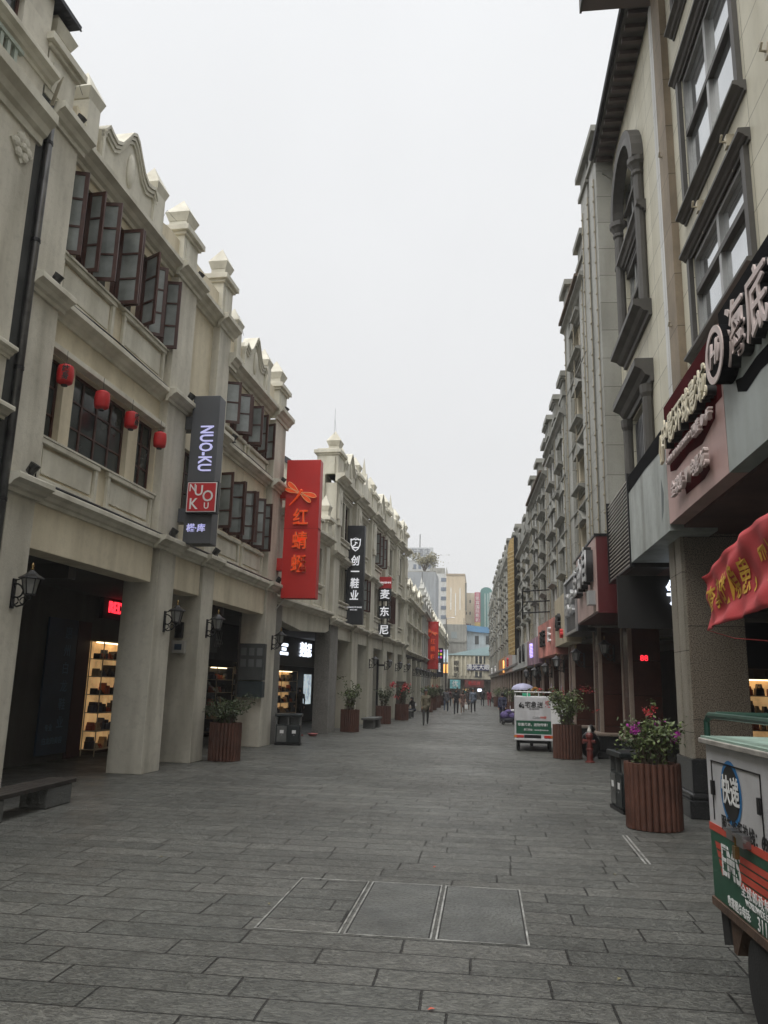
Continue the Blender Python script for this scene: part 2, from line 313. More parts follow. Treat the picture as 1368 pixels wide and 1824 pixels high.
def scroll_pediment(par,y0,y1,z0,z1,o0,o1,m=TRIM,sx=1,n=15):
    ym=(y0+y1)/2; pts=[]
    prof=[(0,.5),(.06,.62),(.12,.58),(.2,.55),(.28,.62),(.36,.78),(.44,.95),(.5,1)]
    prof+= [(1-a,b) for a,b in reversed(prof[:-1])]
    top=[(y0+(y1-y0)*a,z0+(z1-z0)*b) for a,b in prof]
    MB(sx).alongx([(y0,z0)]+top+[(y1,z0)],o0,o1).build('pediment',m,par)
    for k,(d,o) in enumerate(((.0,.10),(.09,.07),(.18,.04))):
        b=MB(sx)
        b.loft([[(o1,y,z-d-.075),(o1+o,y,z-d-.075),(o1+o,y,z-d),(o1,y,z-d)] for y,z in top[0:]])
        b.build('scroll_moulding',m,par)
    b=MB(sx); b.ball((o1+.02,ym,z0+(z1-z0)*.42),(.07,(y1-y0)*.06,(z1-z0)*.26),10,6); b.build('cartouche',m,par,smooth=True)
    b=MB(sx); k=.07; b.box(o1,o1+.06,y0,y1,z0,z0+k).box(o1,o1+.06,y0,y0+k,z0+k,z0+(z1-z0)*.48).box(o1,o1+.06,y1-k,y1,z0+k,z0+(z1-z0)*.48); b.build('panel_moulding',m,par)
def lightning_wire(par,pts,sx=1): MB(sx).tube(pts,.005,4).build('lightning_wire',IRON,par)
FLOOD=None
def floodlight(loc,rz,label):
    global FLOOD
    if FLOOD is None:
        FLOOD=t=thing('floodlight',label,'lamp',loc,rz,'floodlights on the ledges'); f=MB()
        f.box(-.05,.05,-.05,.05,0,.02).tube([(0,-.09,.02),(0,-.09,.16)],.012).tube([(0,.09,.02),(0,.09,.16)],.012).box(-.012,.012,-.09,.09,.02,.032); f.build('bracket',IRON,t)
        f=MB(); f.T=Matrix.Translation((0,0,.15))@Matrix.Rotation(R(35),4,'Y'); f.lathe(0,0,[(.05,-.1),(.075,-.08),(.085,.06),(.09,.08),(.078,.08),(.07,.06)],12); f.build('housing',mat('grey_cast_metal',(.06,.06,.06),.4,.2,8,metal=.5),t,smooth=False)
        f=MB(); f.T=Matrix.Translation((0,0,.15))@Matrix.Rotation(R(35),4,'Y'); f.lathe(0,0,[(.072,.058),(.072,.064)],12); f.build('lens',GLOBE,t)
        return t
    return dup(FLOOD,loc,rz,label)
LANT=None
def wall_lantern(loc,rz,label,group='lanterns on the arcade piers'):
    global LANT
    if LANT is None:
        LANT=t=thing('wall_lantern',label,'lamp',loc,rz,group)
        f=MB(); f.box(0,.025,-.04,.04,-.26,.2).tube([(.02,0,.12)]+[(.02+.12*math.sin(a)*1.0+.02*a,0,.02+.11*math.cos(a)) for a in [i*.45 for i in range(1,13)]],[.014]*13,6)
        f.tube([(.02,0,-.2),(.1,0,-.23),(.2,0,-.2),(.27,0,-.12),(.29,0,-.05)],.015,6)
        f.tube([(.06+.055*math.cos(a),0,-.14+.055*math.sin(a)) for a in [i*.5 for i in range(13)]],.011,5)
        f.tube([(.19+.05*math.cos(a),0,-.14+.05*math.sin(a)) for a in [i*.5 for i in range(11)]],.01,5); f.tube([(.02,0,.17),(.12,0,.2),(.2,0,.2)],.011,5)
        f.build('bracket',IRON,t)
        cx=.29; hexa=lambda r,z:[(cx+r*math.cos(math.pi*(j+.5)/3),r*math.sin(math.pi*(j+.5)/3),z) for j in range(6)]
        f=MB()
        for j in range(6): f.tube([hexa(.085,-.04)[j],hexa(.135,.2)[j]],.009,4)
        for r,z in ((.085,-.04),(.135,.2)):
            q=hexa(r,z); f.tube(q+[q[0]],.01,4)
        f.loft([hexa(.09,-.055),hexa(.085,-.03)]); f.loft([hexa(.03,-.12),hexa(.06,-.055)]); f.build('cage',IRON,t)
        MB().loft([hexa(.078,-.03),hexa(.128,.195)]).build('lamp_glass',GLOBE,t)
        MB().ball((cx,0,.02),(.035,.035,.05),8,5).build('bulb',AMBER,t,smooth=True)
        MB().loft([hexa(.19,.2),hexa(.185,.215),hexa(.1,.265),hexa(.05,.31),hexa(.03,.33)]).build('roof',IRON,t)
        MB().lathe(cx,0,[(.018,.33),(.028,.35),(.012,.37),(.024,.395),(.004,.45)],8).build('finial',BRASS,t,smooth=True)
        return t
    r=dup(LANT,loc,rz,label); r['group']=group; return r
# ---------------------------------------------------------------- left side: shophouse with three bays
AA=-math.atan(.04)
def Al(o,y,z): # street point of the facade frame
    v=Matrix.Rotation(AA,4,'Z')@Vector((o,y,z)); return (v.x-7.65,v.y,v.z)
A=thing('shophouse','cream three storey arcade shophouse with rows of open brown casements and stepped parapet','building',(-7.65,0,0),AA)
piers=[(10.85,11.6),(16.0,17.05),(18.65,19.45),(23.8,24.95)]
for a,b in piers:
    MB().box(-.78,0,a+(.2 if 15<a<17 else .05),b,0,4.72).build('pier',STUCCO,A,bevel=.012)
for a,b in piers: MB().box(-.4,0,a,b,4.95,10.3 if a>20 else 11.1).build('pilaster',STUCCO,A,bevel=.012)
bays=[(11.6,16.0),(17.05,18.65),(19.45,23.8)]
for a,b in bays: MB().box(-.55,-.06,a,b,3.95,4.72).build('beam',CREAM,A,bevel=.01)
f=MB().cornice(10.8,25.0,4.7,4.97,-.06,.2)
for a,b in piers: f.cornice(a-.1,b+.1,4.7,4.975,.02,.24)
f.build('lower_cornice',TRIM,A)
# second storey
O1=[(11.65,12.3,5.88,7.38),(12.62,14.72,5.88,7.38),(15.12,15.95,5.88,7.38)]
MB().wall(11.6,16.0,4.95,8.02,-.5,-.2,O1).build('wall',CREAM,A)
MB().wall(17.05,18.65,4.95,11.1,-.5,-.2,[(17.5,18.2,5.9,7.4)]).build('wall',CREAM,A)
O3=[(19.75,20.75,5.9,7.42),(20.82,21.82,5.9,7.42),(21.9,22.75,5.9,7.42),(22.82,23.6,5.9,7.42)]
O3u=[(19.75,20.75,8.85,10.05),(20.82,21.82,8.85,10.05),(21.9,22.75,8.85,10.05),(22.82,23.6,8.85,10.05)]
MB().wall(19.45,23.8,4.95,10.35,-.5,-.2,O3+O3u).build('wall',CREAM,A)
O2=[(11.75,12.5,9.27,10.92),(12.72,13.75,9.27,10.92),(13.82,14.85,9.27,10.92),(15.05,15.85,9.27,10.92)]
MB().wall(11.6,16.0,8.3,11.1,-.5,-.2,O2).build('wall',CREAM,A)
for a,b in ((11.6,16.0),): MB().box(-.22,-.02,a,b,7.4,7.5).build('window_hood',TRIM,A,bevel=.008)
framed_panel(A,11.72,13.62,5.1,5.84,-.2); framed_panel(A,14.0,15.92,5.1,5.84,-.2)
framed_panel(A,11.72,13.62,8.42,9.22,-.2); framed_panel(A,14.0,15.92,8.42,9.22,-.2)
framed_panel(A,19.6,21.5,5.1,5.82,-.2); framed_panel(A,21.75,23.65,5.1,5.82,-.2)
framed_panel(A,19.6,21.5,8.3,8.8,-.2); framed_panel(A,21.75,23.65,8.3,8.8,-.2)
MB().box(-.21,-.1,11.6,16.0,5.845,5.88).build('sill',TRIM,A); MB().box(-.21,-.08,11.6,16.0,9.225,9.265).build('sill',TRIM,A)
MB().cornice(11.6,16.0,8.02,8.3,-.2,.26).build('middle_cornice',TRIM,A)
for a,b in piers[:3]: MB().cornice(a-.12,b+.12,8.02,8.305,0,.24).build('pier_cornice',TRIM,A)
MB().cornice(19.45,23.8,7.98,8.27,-.2,.26).build('middle_cornice',TRIM,A); MB().cornice(23.7,25.05,7.98,8.275,0,.24).build('middle_cornice',TRIM,A)
f=MB().cornice(11.6,16.0,11.1,11.43,-.2,.34).cornice(17.05,18.65,11.1,11.43,-.2,.34)
for a,b in piers[:3]: f.cornice(a-.14,b+.14,11.1,11.44,0,.26)
f.build('upper_cornice',TRIM,A)
f=MB().cornice(19.5,23.8,10.35,10.7,-.2,.34).cornice(23.68,25.07,10.3,10.705,0,.26).cornice(19.4,19.9,10.3,10.705,0,.2); f.build('upper_cornice',TRIM,A)
# parapets
MB().alongx([(11.6,11.43),(17.05,11.43),(18.65,11.43),(18.65,12.1),(17.05,12.1),(16.0,12.1),(15.6,12.1),(14.9,11.95),(12.0,11.95),(11.6,12.1)],-.45,-.12).build('parapet',CREAM,A)
scroll_pediment(A,12.35,14.6,11.45,12.95,-.40,-.06)
for y in (12.0,14.85): 
    MB().box(-.45,-.03,y-.2,y+.2,11.43,12.42).build('parapet_post',TRIM,A,bevel=.008); finial(A,y,12.42,.56,-.26,TRIM,.75)
cap_block(A,10.5,11.3,11.44,12.6,-.75,0); cap_block(A,16.1,16.9,11.44,12.55,-.75,0); cap_block(A,18.65,19.35,11.44,12.7,-.75,0)
MB().alongx([(19.5,10.7),(23.8,10.7),(23.8,11.4),(22.9,11.35),(20.2,11.35),(19.5,11.5)],-.45,-.12).build('parapet',CREAM,A)
scroll_pediment(A,20.6,22.6,10.72,12.15,-.40,-.06)
for y in (20.15,22.95):
    MB().box(-.45,-.03,y-.16,y+.16,10.7,11.75).build('parapet_post',TRIM,A,bevel=.008); finial(A,y,11.75,.5,-.24,TRIM,.65)
cap_block(A,24.0,24.85,10.7,11.7,-.75,0)
lightning_wire(A,[(-.15,11.5,12.3),(-.15,11.55,12.6),(-.15,11.75,12.45)]); lightning_wire(A,[(-.15,15.2,12.1),(-.15,15.4,12.45),(-.15,15.9,12.5)])
lightning_wire(A,[(-.2,20.4,11.5),(-.2,20.45,12.3),(-.2,20.9,11.9)])
# body behind the facade
MB().box(-9,-1.0,10.85,19.4,4.15,11.4).build('inner_body',INNER,A); MB().box(-9,-1.0,19.4,24.95,4.15,10.6).build('inner_body',INNER,A)
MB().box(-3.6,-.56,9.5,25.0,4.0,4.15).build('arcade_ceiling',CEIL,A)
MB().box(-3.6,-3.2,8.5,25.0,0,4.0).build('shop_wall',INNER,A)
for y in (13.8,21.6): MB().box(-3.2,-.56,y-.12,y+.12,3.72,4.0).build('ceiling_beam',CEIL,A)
# windows
for y0,y1,z0,z1 in O1: closed_window(A,y0,y1,z0,z1,-.32,4 if y1-y0>1 else 2,3)
closed_window(A,17.5,18.2,5.9,7.4,-.32,2,3)
def open_row(ops,zs,rows,seed,w=None):
    r=random.Random(seed)
    for y0,y1,z0,z1 in ops:
        f=MB(); k=.05; f.box(-.36,-.26,y0,y0+k,z0,z1).box(-.36,-.26,y1-k,y1,z0,z1).box(-.36,-.26,y0+k,y1-k,z0,z0+k).box(-.36,-.26,y0+k,y1-k,z1-k,z1)
        wd=f.build('window',WOOD,A); hw=(y1-y0)/2-.02
        sash(wd,-.24,y0+.03,z0-.02,z1-.02,hw,1,r.uniform(55,120),rows,zs=zs)
        sash(wd,-.24,y1-.03,z0-.02,z1-.02,hw,-1,r.uniform(60,112),rows,zs=zs)
open_row(O2,None,3,3); open_row(O3,[6.35,6.95],3,5); open_row(O3u,None,2,8)
MB().tube([(.12,10.9,4.99),(.1,13,5.0),(.1,16,4.985),(.14,17.2,5.0),(.1,19.5,5.0),(.1,23.8,5.0),(.15,24.9,5.0)],.028,5).build('cable_run',IRON,A)
MB().tube([(-.0,11.6,8.33),(.02,13.5,8.36),(.0,15.9,8.34)],.016,5).build('cable_run',IRON,A); MB().tube([(.0,19.5,8.3),(.02,21.5,8.33),(.0,23.8,8.31)],.016,5).build('cable_run',IRON,A)
# ------ neighbour cut off by the picture edge
N=thing('shophouse','grey stucco building with heavy cornices and slotted balcony, cut by the left picture edge','building',(-7.65,0,0),AA)
MB().wall(-22,10.45,4.6,12.6,-.4,.0,[(8.6,9.75,11.15,12.55)]).build('wall',STUCCO,N)
MB().box(-6,-.42,-22,10.45,4.1,14.5).build('inner_body',STUCCO,N); MB().box(-6,-3.2,-22,10.45,0,4.1).build('shop_wall',DARK,N)
MB().wall(-22,10.45,12.6,14.5,-.4,.0).build('wall',STUCCO,N)
f=MB().cornice(4.8,10.55,10.45,11.0,-.01,.3); f.build('cornice',TRIM,N); MB().cornice(4.8,10.6,11.58,11.85,-.01,.2).build('cornice',TRIM,N)
f=MB()
for k in range(14): f.box(.0,.06,7.4+k*.17,7.47+k*.17,11.1,11.5)
f.box(.0,.08,7.3,9.8,11.02,11.1).box(.0,.08,7.3,9.8,11.5,11.57); f.build('balustrade',mat('green_grey_paint',(.33,.37,.32),.7),N)
MB().cornice(5,10.5,6.68,6.86,-.01,.16).build('sill',TRIM,N); MB().cornice(5,10.55,5.72,5.92,-.01,.2).build('sill',TRIM,N)
MB().box(-.02,.01,5,10.3,5.0,5.7).build('window_strip',DGLASS,N)
closed_window(N,8.6,9.75,11.85,12.55,-.1,2,2)
f=MB()
for k in range(6):
    a=math.pi*k/3; f.ball((.03,10.12+.15*math.cos(a),10.1+.15*math.sin(a)),(.04,.09,.09),8,5)
f.ball((.04,10.12,10.1),(.06,.08,.08),8,5); f.T=Matrix.Translation((0,10.12,10.1))@Matrix.Rotation(R(45),4,'X'); f.box(0,.03,-.2,.2,-.2,.2); f.build('plaster_rosette',TRIM,N)
cn=thing('canopy','dark corrugated eave sheet above the neighbouring roof pier','canopy',(-7.65,0,0),AA)
f=MB()
for k in range(16): f.box(-.6,.12+.0*k,9.9+k*.075,9.965+k*.075,13.2,13.25)
f.box(-.6,.12,9.9,11.1,13.25,13.28).box(.10,.13,9.9,11.1,13.18,13.2); f.build('sheet',ROOF,cn)
dp=thing('downpipe','bright metal downpipe beside the grey shophouse','pipe',(-7.65,0,0),AA)
f=MB().tube([(.0,10.72,11.4),(.03,10.72,11.0),(.03,10.72,3.0)],.07,10)
f.build('pipe',mat('zinc',(.22,.22,.225),.35,.3,3,.4,metal=.8),dp,smooth=True)
f=MB()
for z in (4.5,6.6,8.8,10.6): f.lathe(.03,10.72,[(.08,z),(.08,z+.06)],10)
f.build('clamp',IRON,dp)
f=MB()
for k in range(5): f.tube([(.02+.015*k,10.65,11.3),(.1+.02*k,10.68,11.75+.03*k),(.0,10.85,11.9),(-.05,10.98,11.5+.05*k)],.01,4)
f.build('wires',mat('old_cable',(.3,.27,.2),.7),dp)
MB().box(-.35,-.02,10.46,10.84,0.,12.0).build('gap_wall',mat('dark_render',(.05,.052,.05),.9,.3,2,.4),N)  # very dark wall filling the gap between the two houses
# ------ lanterns, floodlights and paper lanterns on the shophouse
for (y,z,lab) in ((11.3,3.2,'black wall lantern on the pier beside the bench'),(16.7,3.2,'black wall lantern on the pier under the grey blade sign'),(19.15,3.22,'black wall lantern on the pier behind the wooden planter'),(24.6,3.16,'black wall lantern on the pier under the red blade sign')):
    wall_lantern(Al(0,y,z),AA,lab)
RED=mat('red_paper',(.46,.012,.014),.6,.12,5,0,.1,20); INK=mat('black_ink',(.012,.012,.012),.6); 
def paper_lantern(y,lab,face=None):
    t=thing('paper_lantern',lab,'lantern',Al(.12,y,6.96),AA,'red paper lanterns under the window hood'); t.scale=(.72,.72,.78)
    pr=[(.07,-.235),(.13,-.21)]
    for k in range(13):
        z=-.19+k*.38/12; pr.append((.165+.028*math.cos(z/.19*1.35)+(.005 if k%2 else -.003),z))
    pr+= [(.13,.21),(.07,.235)]
    MB().lathe(0,0,pr,20).build('shade',RED,t,smooth=True)
    MB().lathe(0,0,[(.075,-.26),(.078,-.225)],14).build('base_ring',INK,t); MB().lathe(0,0,[(.075,.225),(.078,.255)],14).build('top_ring',INK,t)
    MB().tube([(0,0,.25),(0,0,.56)],.006,4).build('cord',INK,t)
    if face is not None:
        WH=mat('white_halo',(.7,.68,.62),.7)
        for ch,z in (('纹',.08),('身',-.09)):
            d=Vector((math.sin(face),-math.cos(face),0)); r=Vector((math.cos(face),math.sin(face),0))
            txt(ch,.17,WH,t,d*.185+Z_*z,r,Z_,.004,.012); txt(ch,.17,INK,t,d*.1885+Z_*z,r,Z_,.006,.004)
paper_lantern(11.82,'red paper lantern with two black characters facing the viewer',.55); paper_lantern(13.05,'plain red paper lantern before the wide window, nearer the lettered one'); paper_lantern(14.2,'red paper lantern with characters turned sideways by the wide window',1.3); paper_lantern(15.5,'plain red paper lantern nearest the grey blade sign')
for o,y,z,lab in ((.12,11.25,5.0,'floodlight on the lowest ledge beside the metal downpipe'),(.1,11.3,8.32,'floodlight on the middle ledge beside the metal downpipe'),(.1,11.4,11.46,'floodlight under the topmost roof pillar'),(.12,16.9,8.32,'floodlight on the middle ledge above the grey blade sign'),(.1,16.6,5.0,'floodlight on the lowest ledge behind the grey blade sign'),(.1,19.2,5.0,'floodlight on the lowest ledge under the second pilaster'),(.1,19.9,8.28,'floodlight beside the top of the grey blade sign'),(.1,16.9,11.46,'floodlight on the upper ledge under a roof pillar'),(.1,24.6,8.3,'floodlight on the ledge above the red blade sign'),(.1,24.7,5.0,'floodlight on the ledge at the foot of the red blade sign'),(.1,24.5,10.72,'floodlight on the ledge under the last roof pillar')):
    floodlight(Al(o,y,z),AA,lab)
# ------ arcade fittings
GLOW=mat('warm_shop_light',(1,.72,.36),.8,.1,2,emit=.9); WARM=mat('warm_lit_wall',(.75,.46,.2),.8,.3,3,emit=.12)
GCOL=(('dark',mat('leather_goods',(.03,.025,.025),.5,.3,5)),('red',mat('red_goods',(.35,.08,.04),.5,.3,5)),('tan',mat('tan_goods',(.4,.3,.18),.5,.3,5)),('navy',mat('navy_goods',(.05,.06,.09),.5,.3,5)))
def goods_shelf(par_label,loc,rz,w,h,seed,where):
    t=thing('display_shelf',par_label,'shelf',loc,rz); r=random.Random(seed)
    MB().box(-.42,-.4,0,w,.15,h).build('back_panel',mat('lit_back_panel',(.75,.46,.2),.8,.35,2.5,emit=.3),t)
    n=int(h/.42); f=MB()
    for k in range(n+1): f.box(-.4,0,0,w,.15+k*(h-.17)/n,.17+k*(h-.17)/n)
    for x in (-.38,-.02):
        for y in (-.02,w): f.box(x,x+.02,y,y+.02,0,h)
    f.build('shelves',mat('pale_shelf',(.5,.42,.3),.5),t)
    MB().box(-.3,-.22,.1,w-.1,h-.05,h-.02).build('strip_light',mat('strip_glow',(1,.8,.5),.5,.02,emit=2.5),t)
    for k in range(n):
        z=.171+k*(h-.17)/n; y=.05
        while y<w-.2:
            ww=r.uniform(.1,.22); hh=r.uniform(.1,.3); c,m=GCOL[r.randrange(4)]; bag=hh>.2
            g=MB()
            if bag: g.alongx([(0,0),(ww,0),(ww*.94,hh*.6),(ww*.8,hh*.66),(ww*.7,hh),(ww*.6,hh),(ww*.66,hh*.66),(ww*.34,hh*.66),(ww*.4,hh),(ww*.3,hh),(ww*.2,hh*.66),(ww*.06,hh*.6)],-.34,-.16)
            else: g.alongx([(0,0),(ww,0),(ww*.98,hh*.35),(ww*.6,hh*.5),(ww*.42,hh),(ww*.06,hh),(0,hh*.5)],-.32,-.14)
            o=g.build('bag' if bag else 'shoe',m); kind='handbag' if bag else 'shoe'
            o.location=Vector(loc)+Matrix.Rotation(rz,3,'Z')@Vector((0,y,z)); o.rotation_euler=(0,0,rz)
            tag(o,'%s %s displayed on %s'%(c,kind,where),kind,'%s %ss on %s'%(c,kind,where)); y+=ww+r.uniform(.03,.1)
    return t
goods_shelf('tall lit shelf of shoes and bags behind the first bay',Al(-2.74,19.25,0),AA,1.9,2.85,2,'the tall lit shelf behind the first bay')
goods_shelf('lit shelf of shoes seen behind the wooden planter',Al(-2.74,27.2,0),AA,1.6,2.4,4,'the lit shelf behind the left planter'); goods_shelf('lit shoe shelf with amber goods beside the electric meters',Al(-2.74,29.3,0),AA,1.6,2.6,9,'the amber shelf beside the electric meters')
bd=thing('poster_board','tall dark blue poster board with faded pale characters inside the arcade','poster',Al(-3.16,17.3,0),AA)
MB().box(0,.05,0,1.25,.15,3.3).build('board',mat('navy_print',(.012,.028,.055),.5,.3,1.5),bd,bevel=.006)
PALEB=mat('pale_blue_print',(.10,.17,.24),.6)
for k,ch in enumerate('惠州白龙鞋业'): txt(ch,.3,PALEB,bd,(.05,.85,2.95-k*.42),Y_,Z_,.003)
txt('白龙的美容',.17,PALEB,bd,(.05,.6,.45),Y_,Z_,.003); txt('专业',.16,PALEB,bd,(.05,.4,.75),Y_,Z_,.003)
MB().box(-3.2,-3.12,18.6,19.2,0,3.3).build('red_door_jamb',mat('dark_red_wood',(.05,.012,.008),.6,.2,3),A)
lr=thing('lit_sign','red glowing shop lettering inside the first arcade bay','sign',Al(-3.0,19.55,3.75),AA); MB().box(-.1,0,-.1,2.2,-.3,.25).build('backboard',DARK,lr)
txt('RED',.42,mat('red_neon',(1,.03,.05),.5,.02,emit=1.6),lr,(.02,.5,0),Y_,Z_,.02,.01)
WNEON=mat('white_neon',(.80,.87,1),.5,.02,emit=1.5)
lw=thing('lit_sign','small white glowing sign just behind the first wall lantern','sign',Al(-2.4,14.4,2.72),AA); MB().ball((0,0,0),(.05,.2,.14),10,6).build('lightbox',WNEON,lw)
mb=thing('meter_cabinet','grey cabinet of electric meters fixed to a pier','cabinet',(-6.98,23.72,0)); f=MB()
MB().box(-.42,.36,-.12,.16,1.95,3.05).build('case',mat('grey_green_metal',(.06,.068,.066),.5,.15,3,.2),mb,bevel=.01)
f=MB()
for i in range(3):
    for j in range(2): f.box(-.36+i*.25,-.19+i*.25,-.135,-.12,2.35+j*.34,2.58+j*.34)
f.build('meter_window',mat('meter_glass',(.16,.17,.17),.15),mb); MB().box(-.42,.36,-.1,.16,1.45,1.93).build('lower_case',mat('teal_metal',(.03,.045,.05),.5,.2,2),mb,bevel=.01)
eb=thing('switch_box','small grey breaker box with dark display on a pier side','box',(-7.35,18.62,0)); MB().box(-.16,.16,-.09,.05,2.55,2.85).build('case',mat('beige_plastic',(.36,.35,.32),.5),eb,bevel=.01); MB().box(-.09,.09,-.1,-.09,2.63,2.77).build('display',mat('blue_display',(.03,.05,.08),.2),eb)
MB().box(-.12,.06,-.07,.05,2.92,3.3).build('bracket_box',IRON,eb)
hr=thing('hose_reel','black cable loop hanging at the foot of a pier','cable',(-6.94,19.2,.28)); MB().tube([(.03,.13*math.cos(a),.13*math.sin(a)) for a in [i*.42 for i in range(16)]],.014,5).build('loop',IRON,hr)
ds=thing('shop_sign','dark shop fascia with a white scribbled emblem behind the planter','sign',Al(-3.05,26.3,0),AA); MB().box(-.1,0,0,6.0,2.9,3.9).build('fascia',mat('black_gloss',(.012,.013,.016),.3),ds); f=MB()
for k in range(4): f.tube([(.02,1.2+k*.16,3.1),(.02,1.35+k*.16,3.65),(.02,1.3+k*.16,3.4),(.02,1.5+k*.16,3.2)],.016,4)
f.build('emblem',mat('grey_emblem',(.3,.3,.3),.5),ds)
# ---------------------------------------------------------------- left: low link house with pebble dash piers
SA=-math.atan(.10)
B2=thing('shophouse','narrow two storey olive shophouse with pebble dash piers behind the red dragonfly sign','building',(-6.66,25.0,0),SA)
def frame_pt(o): 
    M_=Matrix.Translation(o.location)@Matrix.Rotation(o.rotation_euler.z,4,'Z')
    return lambda a,y,z: tuple(M_@Vector((a,y,z)))
F2=frame_pt(B2)
for a,b in ((.02,.55),): MB().box(-1.3,-.02,a,b,0,4.4).build('pier',PEBBLE,B2,bevel=.01)
MB().alongx([(.55,4.4),(.55,3.95),(.9,3.88),(2.7,3.72),(5.6,3.85),(6.05,3.95),(6.05,4.4)],-.5,-.06).build('beam',BWALL,B2)
MB().cornice(0,6.0,4.4,4.65,-.06,.26).build('lower_cornice',BTRIM,B2)
op=[(1.2,2.2,5.65,7.05),(3.9,4.95,5.65,7.05)]
MB().wall(0.02,6.0,4.65,7.3,-.5,-.12,op).build('wall',BWALL,B2)
for o in op: closed_window(B2,*o,-.25,2,4); MB().cornice(o[0]-.15,o[1]+.15,5.5,5.62,-.13,.14).build('sill',BTRIM,B2)
for a,b in ((1.2,2.3),(3.85,5.0)):
    f=MB(); f.box(-.12,-.06,a,b,4.75,4.82).box(-.12,-.06,a,b,5.28,5.36).box(-.12,-.06,a,a+.07,4.82,5.28).box(-.12,-.06,b-.07,b,4.82,5.28)
    for k in range(7): f.box(-.12,-.07,a+.14+k*.13,a+.2+k*.13,4.86,5.24)
    f.build('slotted_panel',TRIM,B2)
MB().box(-.3,-.02,5.3,5.75,4.65,7.2).build('pilaster',BTRIM,B2,bevel=.01)
MB().cornice(0,6.02,7.3,7.62,-.12,.3).build('upper_cornice',BTRIM,B2)
MB().box(-.45,-.15,0.02,5.2,7.62,8.25).build('parapet',BWALL,B2); framed_panel(B2,2.9,5.0,7.66,8.22,-.15,BTRIM)
cap_block(B2,5.25,5.85,7.62,8.5,-.6,-.02,BTRIM); cap_block(B2,2.3,2.75,7.62,8.55,-.5,-.05,BTRIM)
MB().box(-8,-.9,.02,6.0,4.1,8.0).build('inner_body',BWALL,B2)
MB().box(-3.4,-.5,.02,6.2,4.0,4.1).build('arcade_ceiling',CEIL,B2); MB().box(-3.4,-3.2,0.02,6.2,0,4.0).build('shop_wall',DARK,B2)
# lit shop in the link house
t=thing('shop_sign','black fascia with glowing white characters inside the pebble dash bay','sign',F2(-3.2,5.9,0),SA)
MB().box(-.25,0,-4,11,2.65,3.95).build('fascia',mat('black_gloss',(.012,.013,.016),.3),t)
txt('麦东尼',.72,WNEON,t,(.01,6.75,3.4),Y_,Z_,.02,.012,.8); txt('CHUANGYI\nSHOES\nMAIDONGNI',.19,WNEON,t,(.01,3.7,3.35),Y_,Z_,.01,.004)
goods_shelf('lit shoe display in the window of the pebble dash bay',F2(-2.7,8.2,0),SA,2.0,2.4,14,'the lit display in the pebble dash bay')
p_=thing('lit_poster','glowing portrait format poster in the shop doorway behind the bin','poster',F2(-3.2,12.6,.9),SA); MB().box(0,.06,0,1.0,0,1.4).build('lightbox',mat('cool_lightbox',(.55,.65,.8),.5,.5,3,emit=.55),p_); MB().box(.06,.1,-.05,1.05,-.05,0).build('frame',IRON,p_)
t=thing('doormat','red mat with a plastic basin left in the shop doorway','mat',F2(-.75,4.35,0),SA); MB().box(-.5,.3,-.3,.25,0.003,.03).build('mat',mat('red_mat',(.35,.03,.03),.8),t)
t=thing('basin','small red and white plastic basin on the ground by the pebble dash pier','basin',F2(-.05,4.5,0),SA); MB().lathe(0,0,[(.12,.0),(.19,.09),(.2,.1),(.17,.09),(.1,.02)],14).build('bowl',mat('pink_plastic',(.6,.2,.2),.4),t,smooth=True)
wall_lantern(F2(-.02,.35,3.1),SA,'black wall lantern on the pebble dash pier beside the bin') if 0 else None
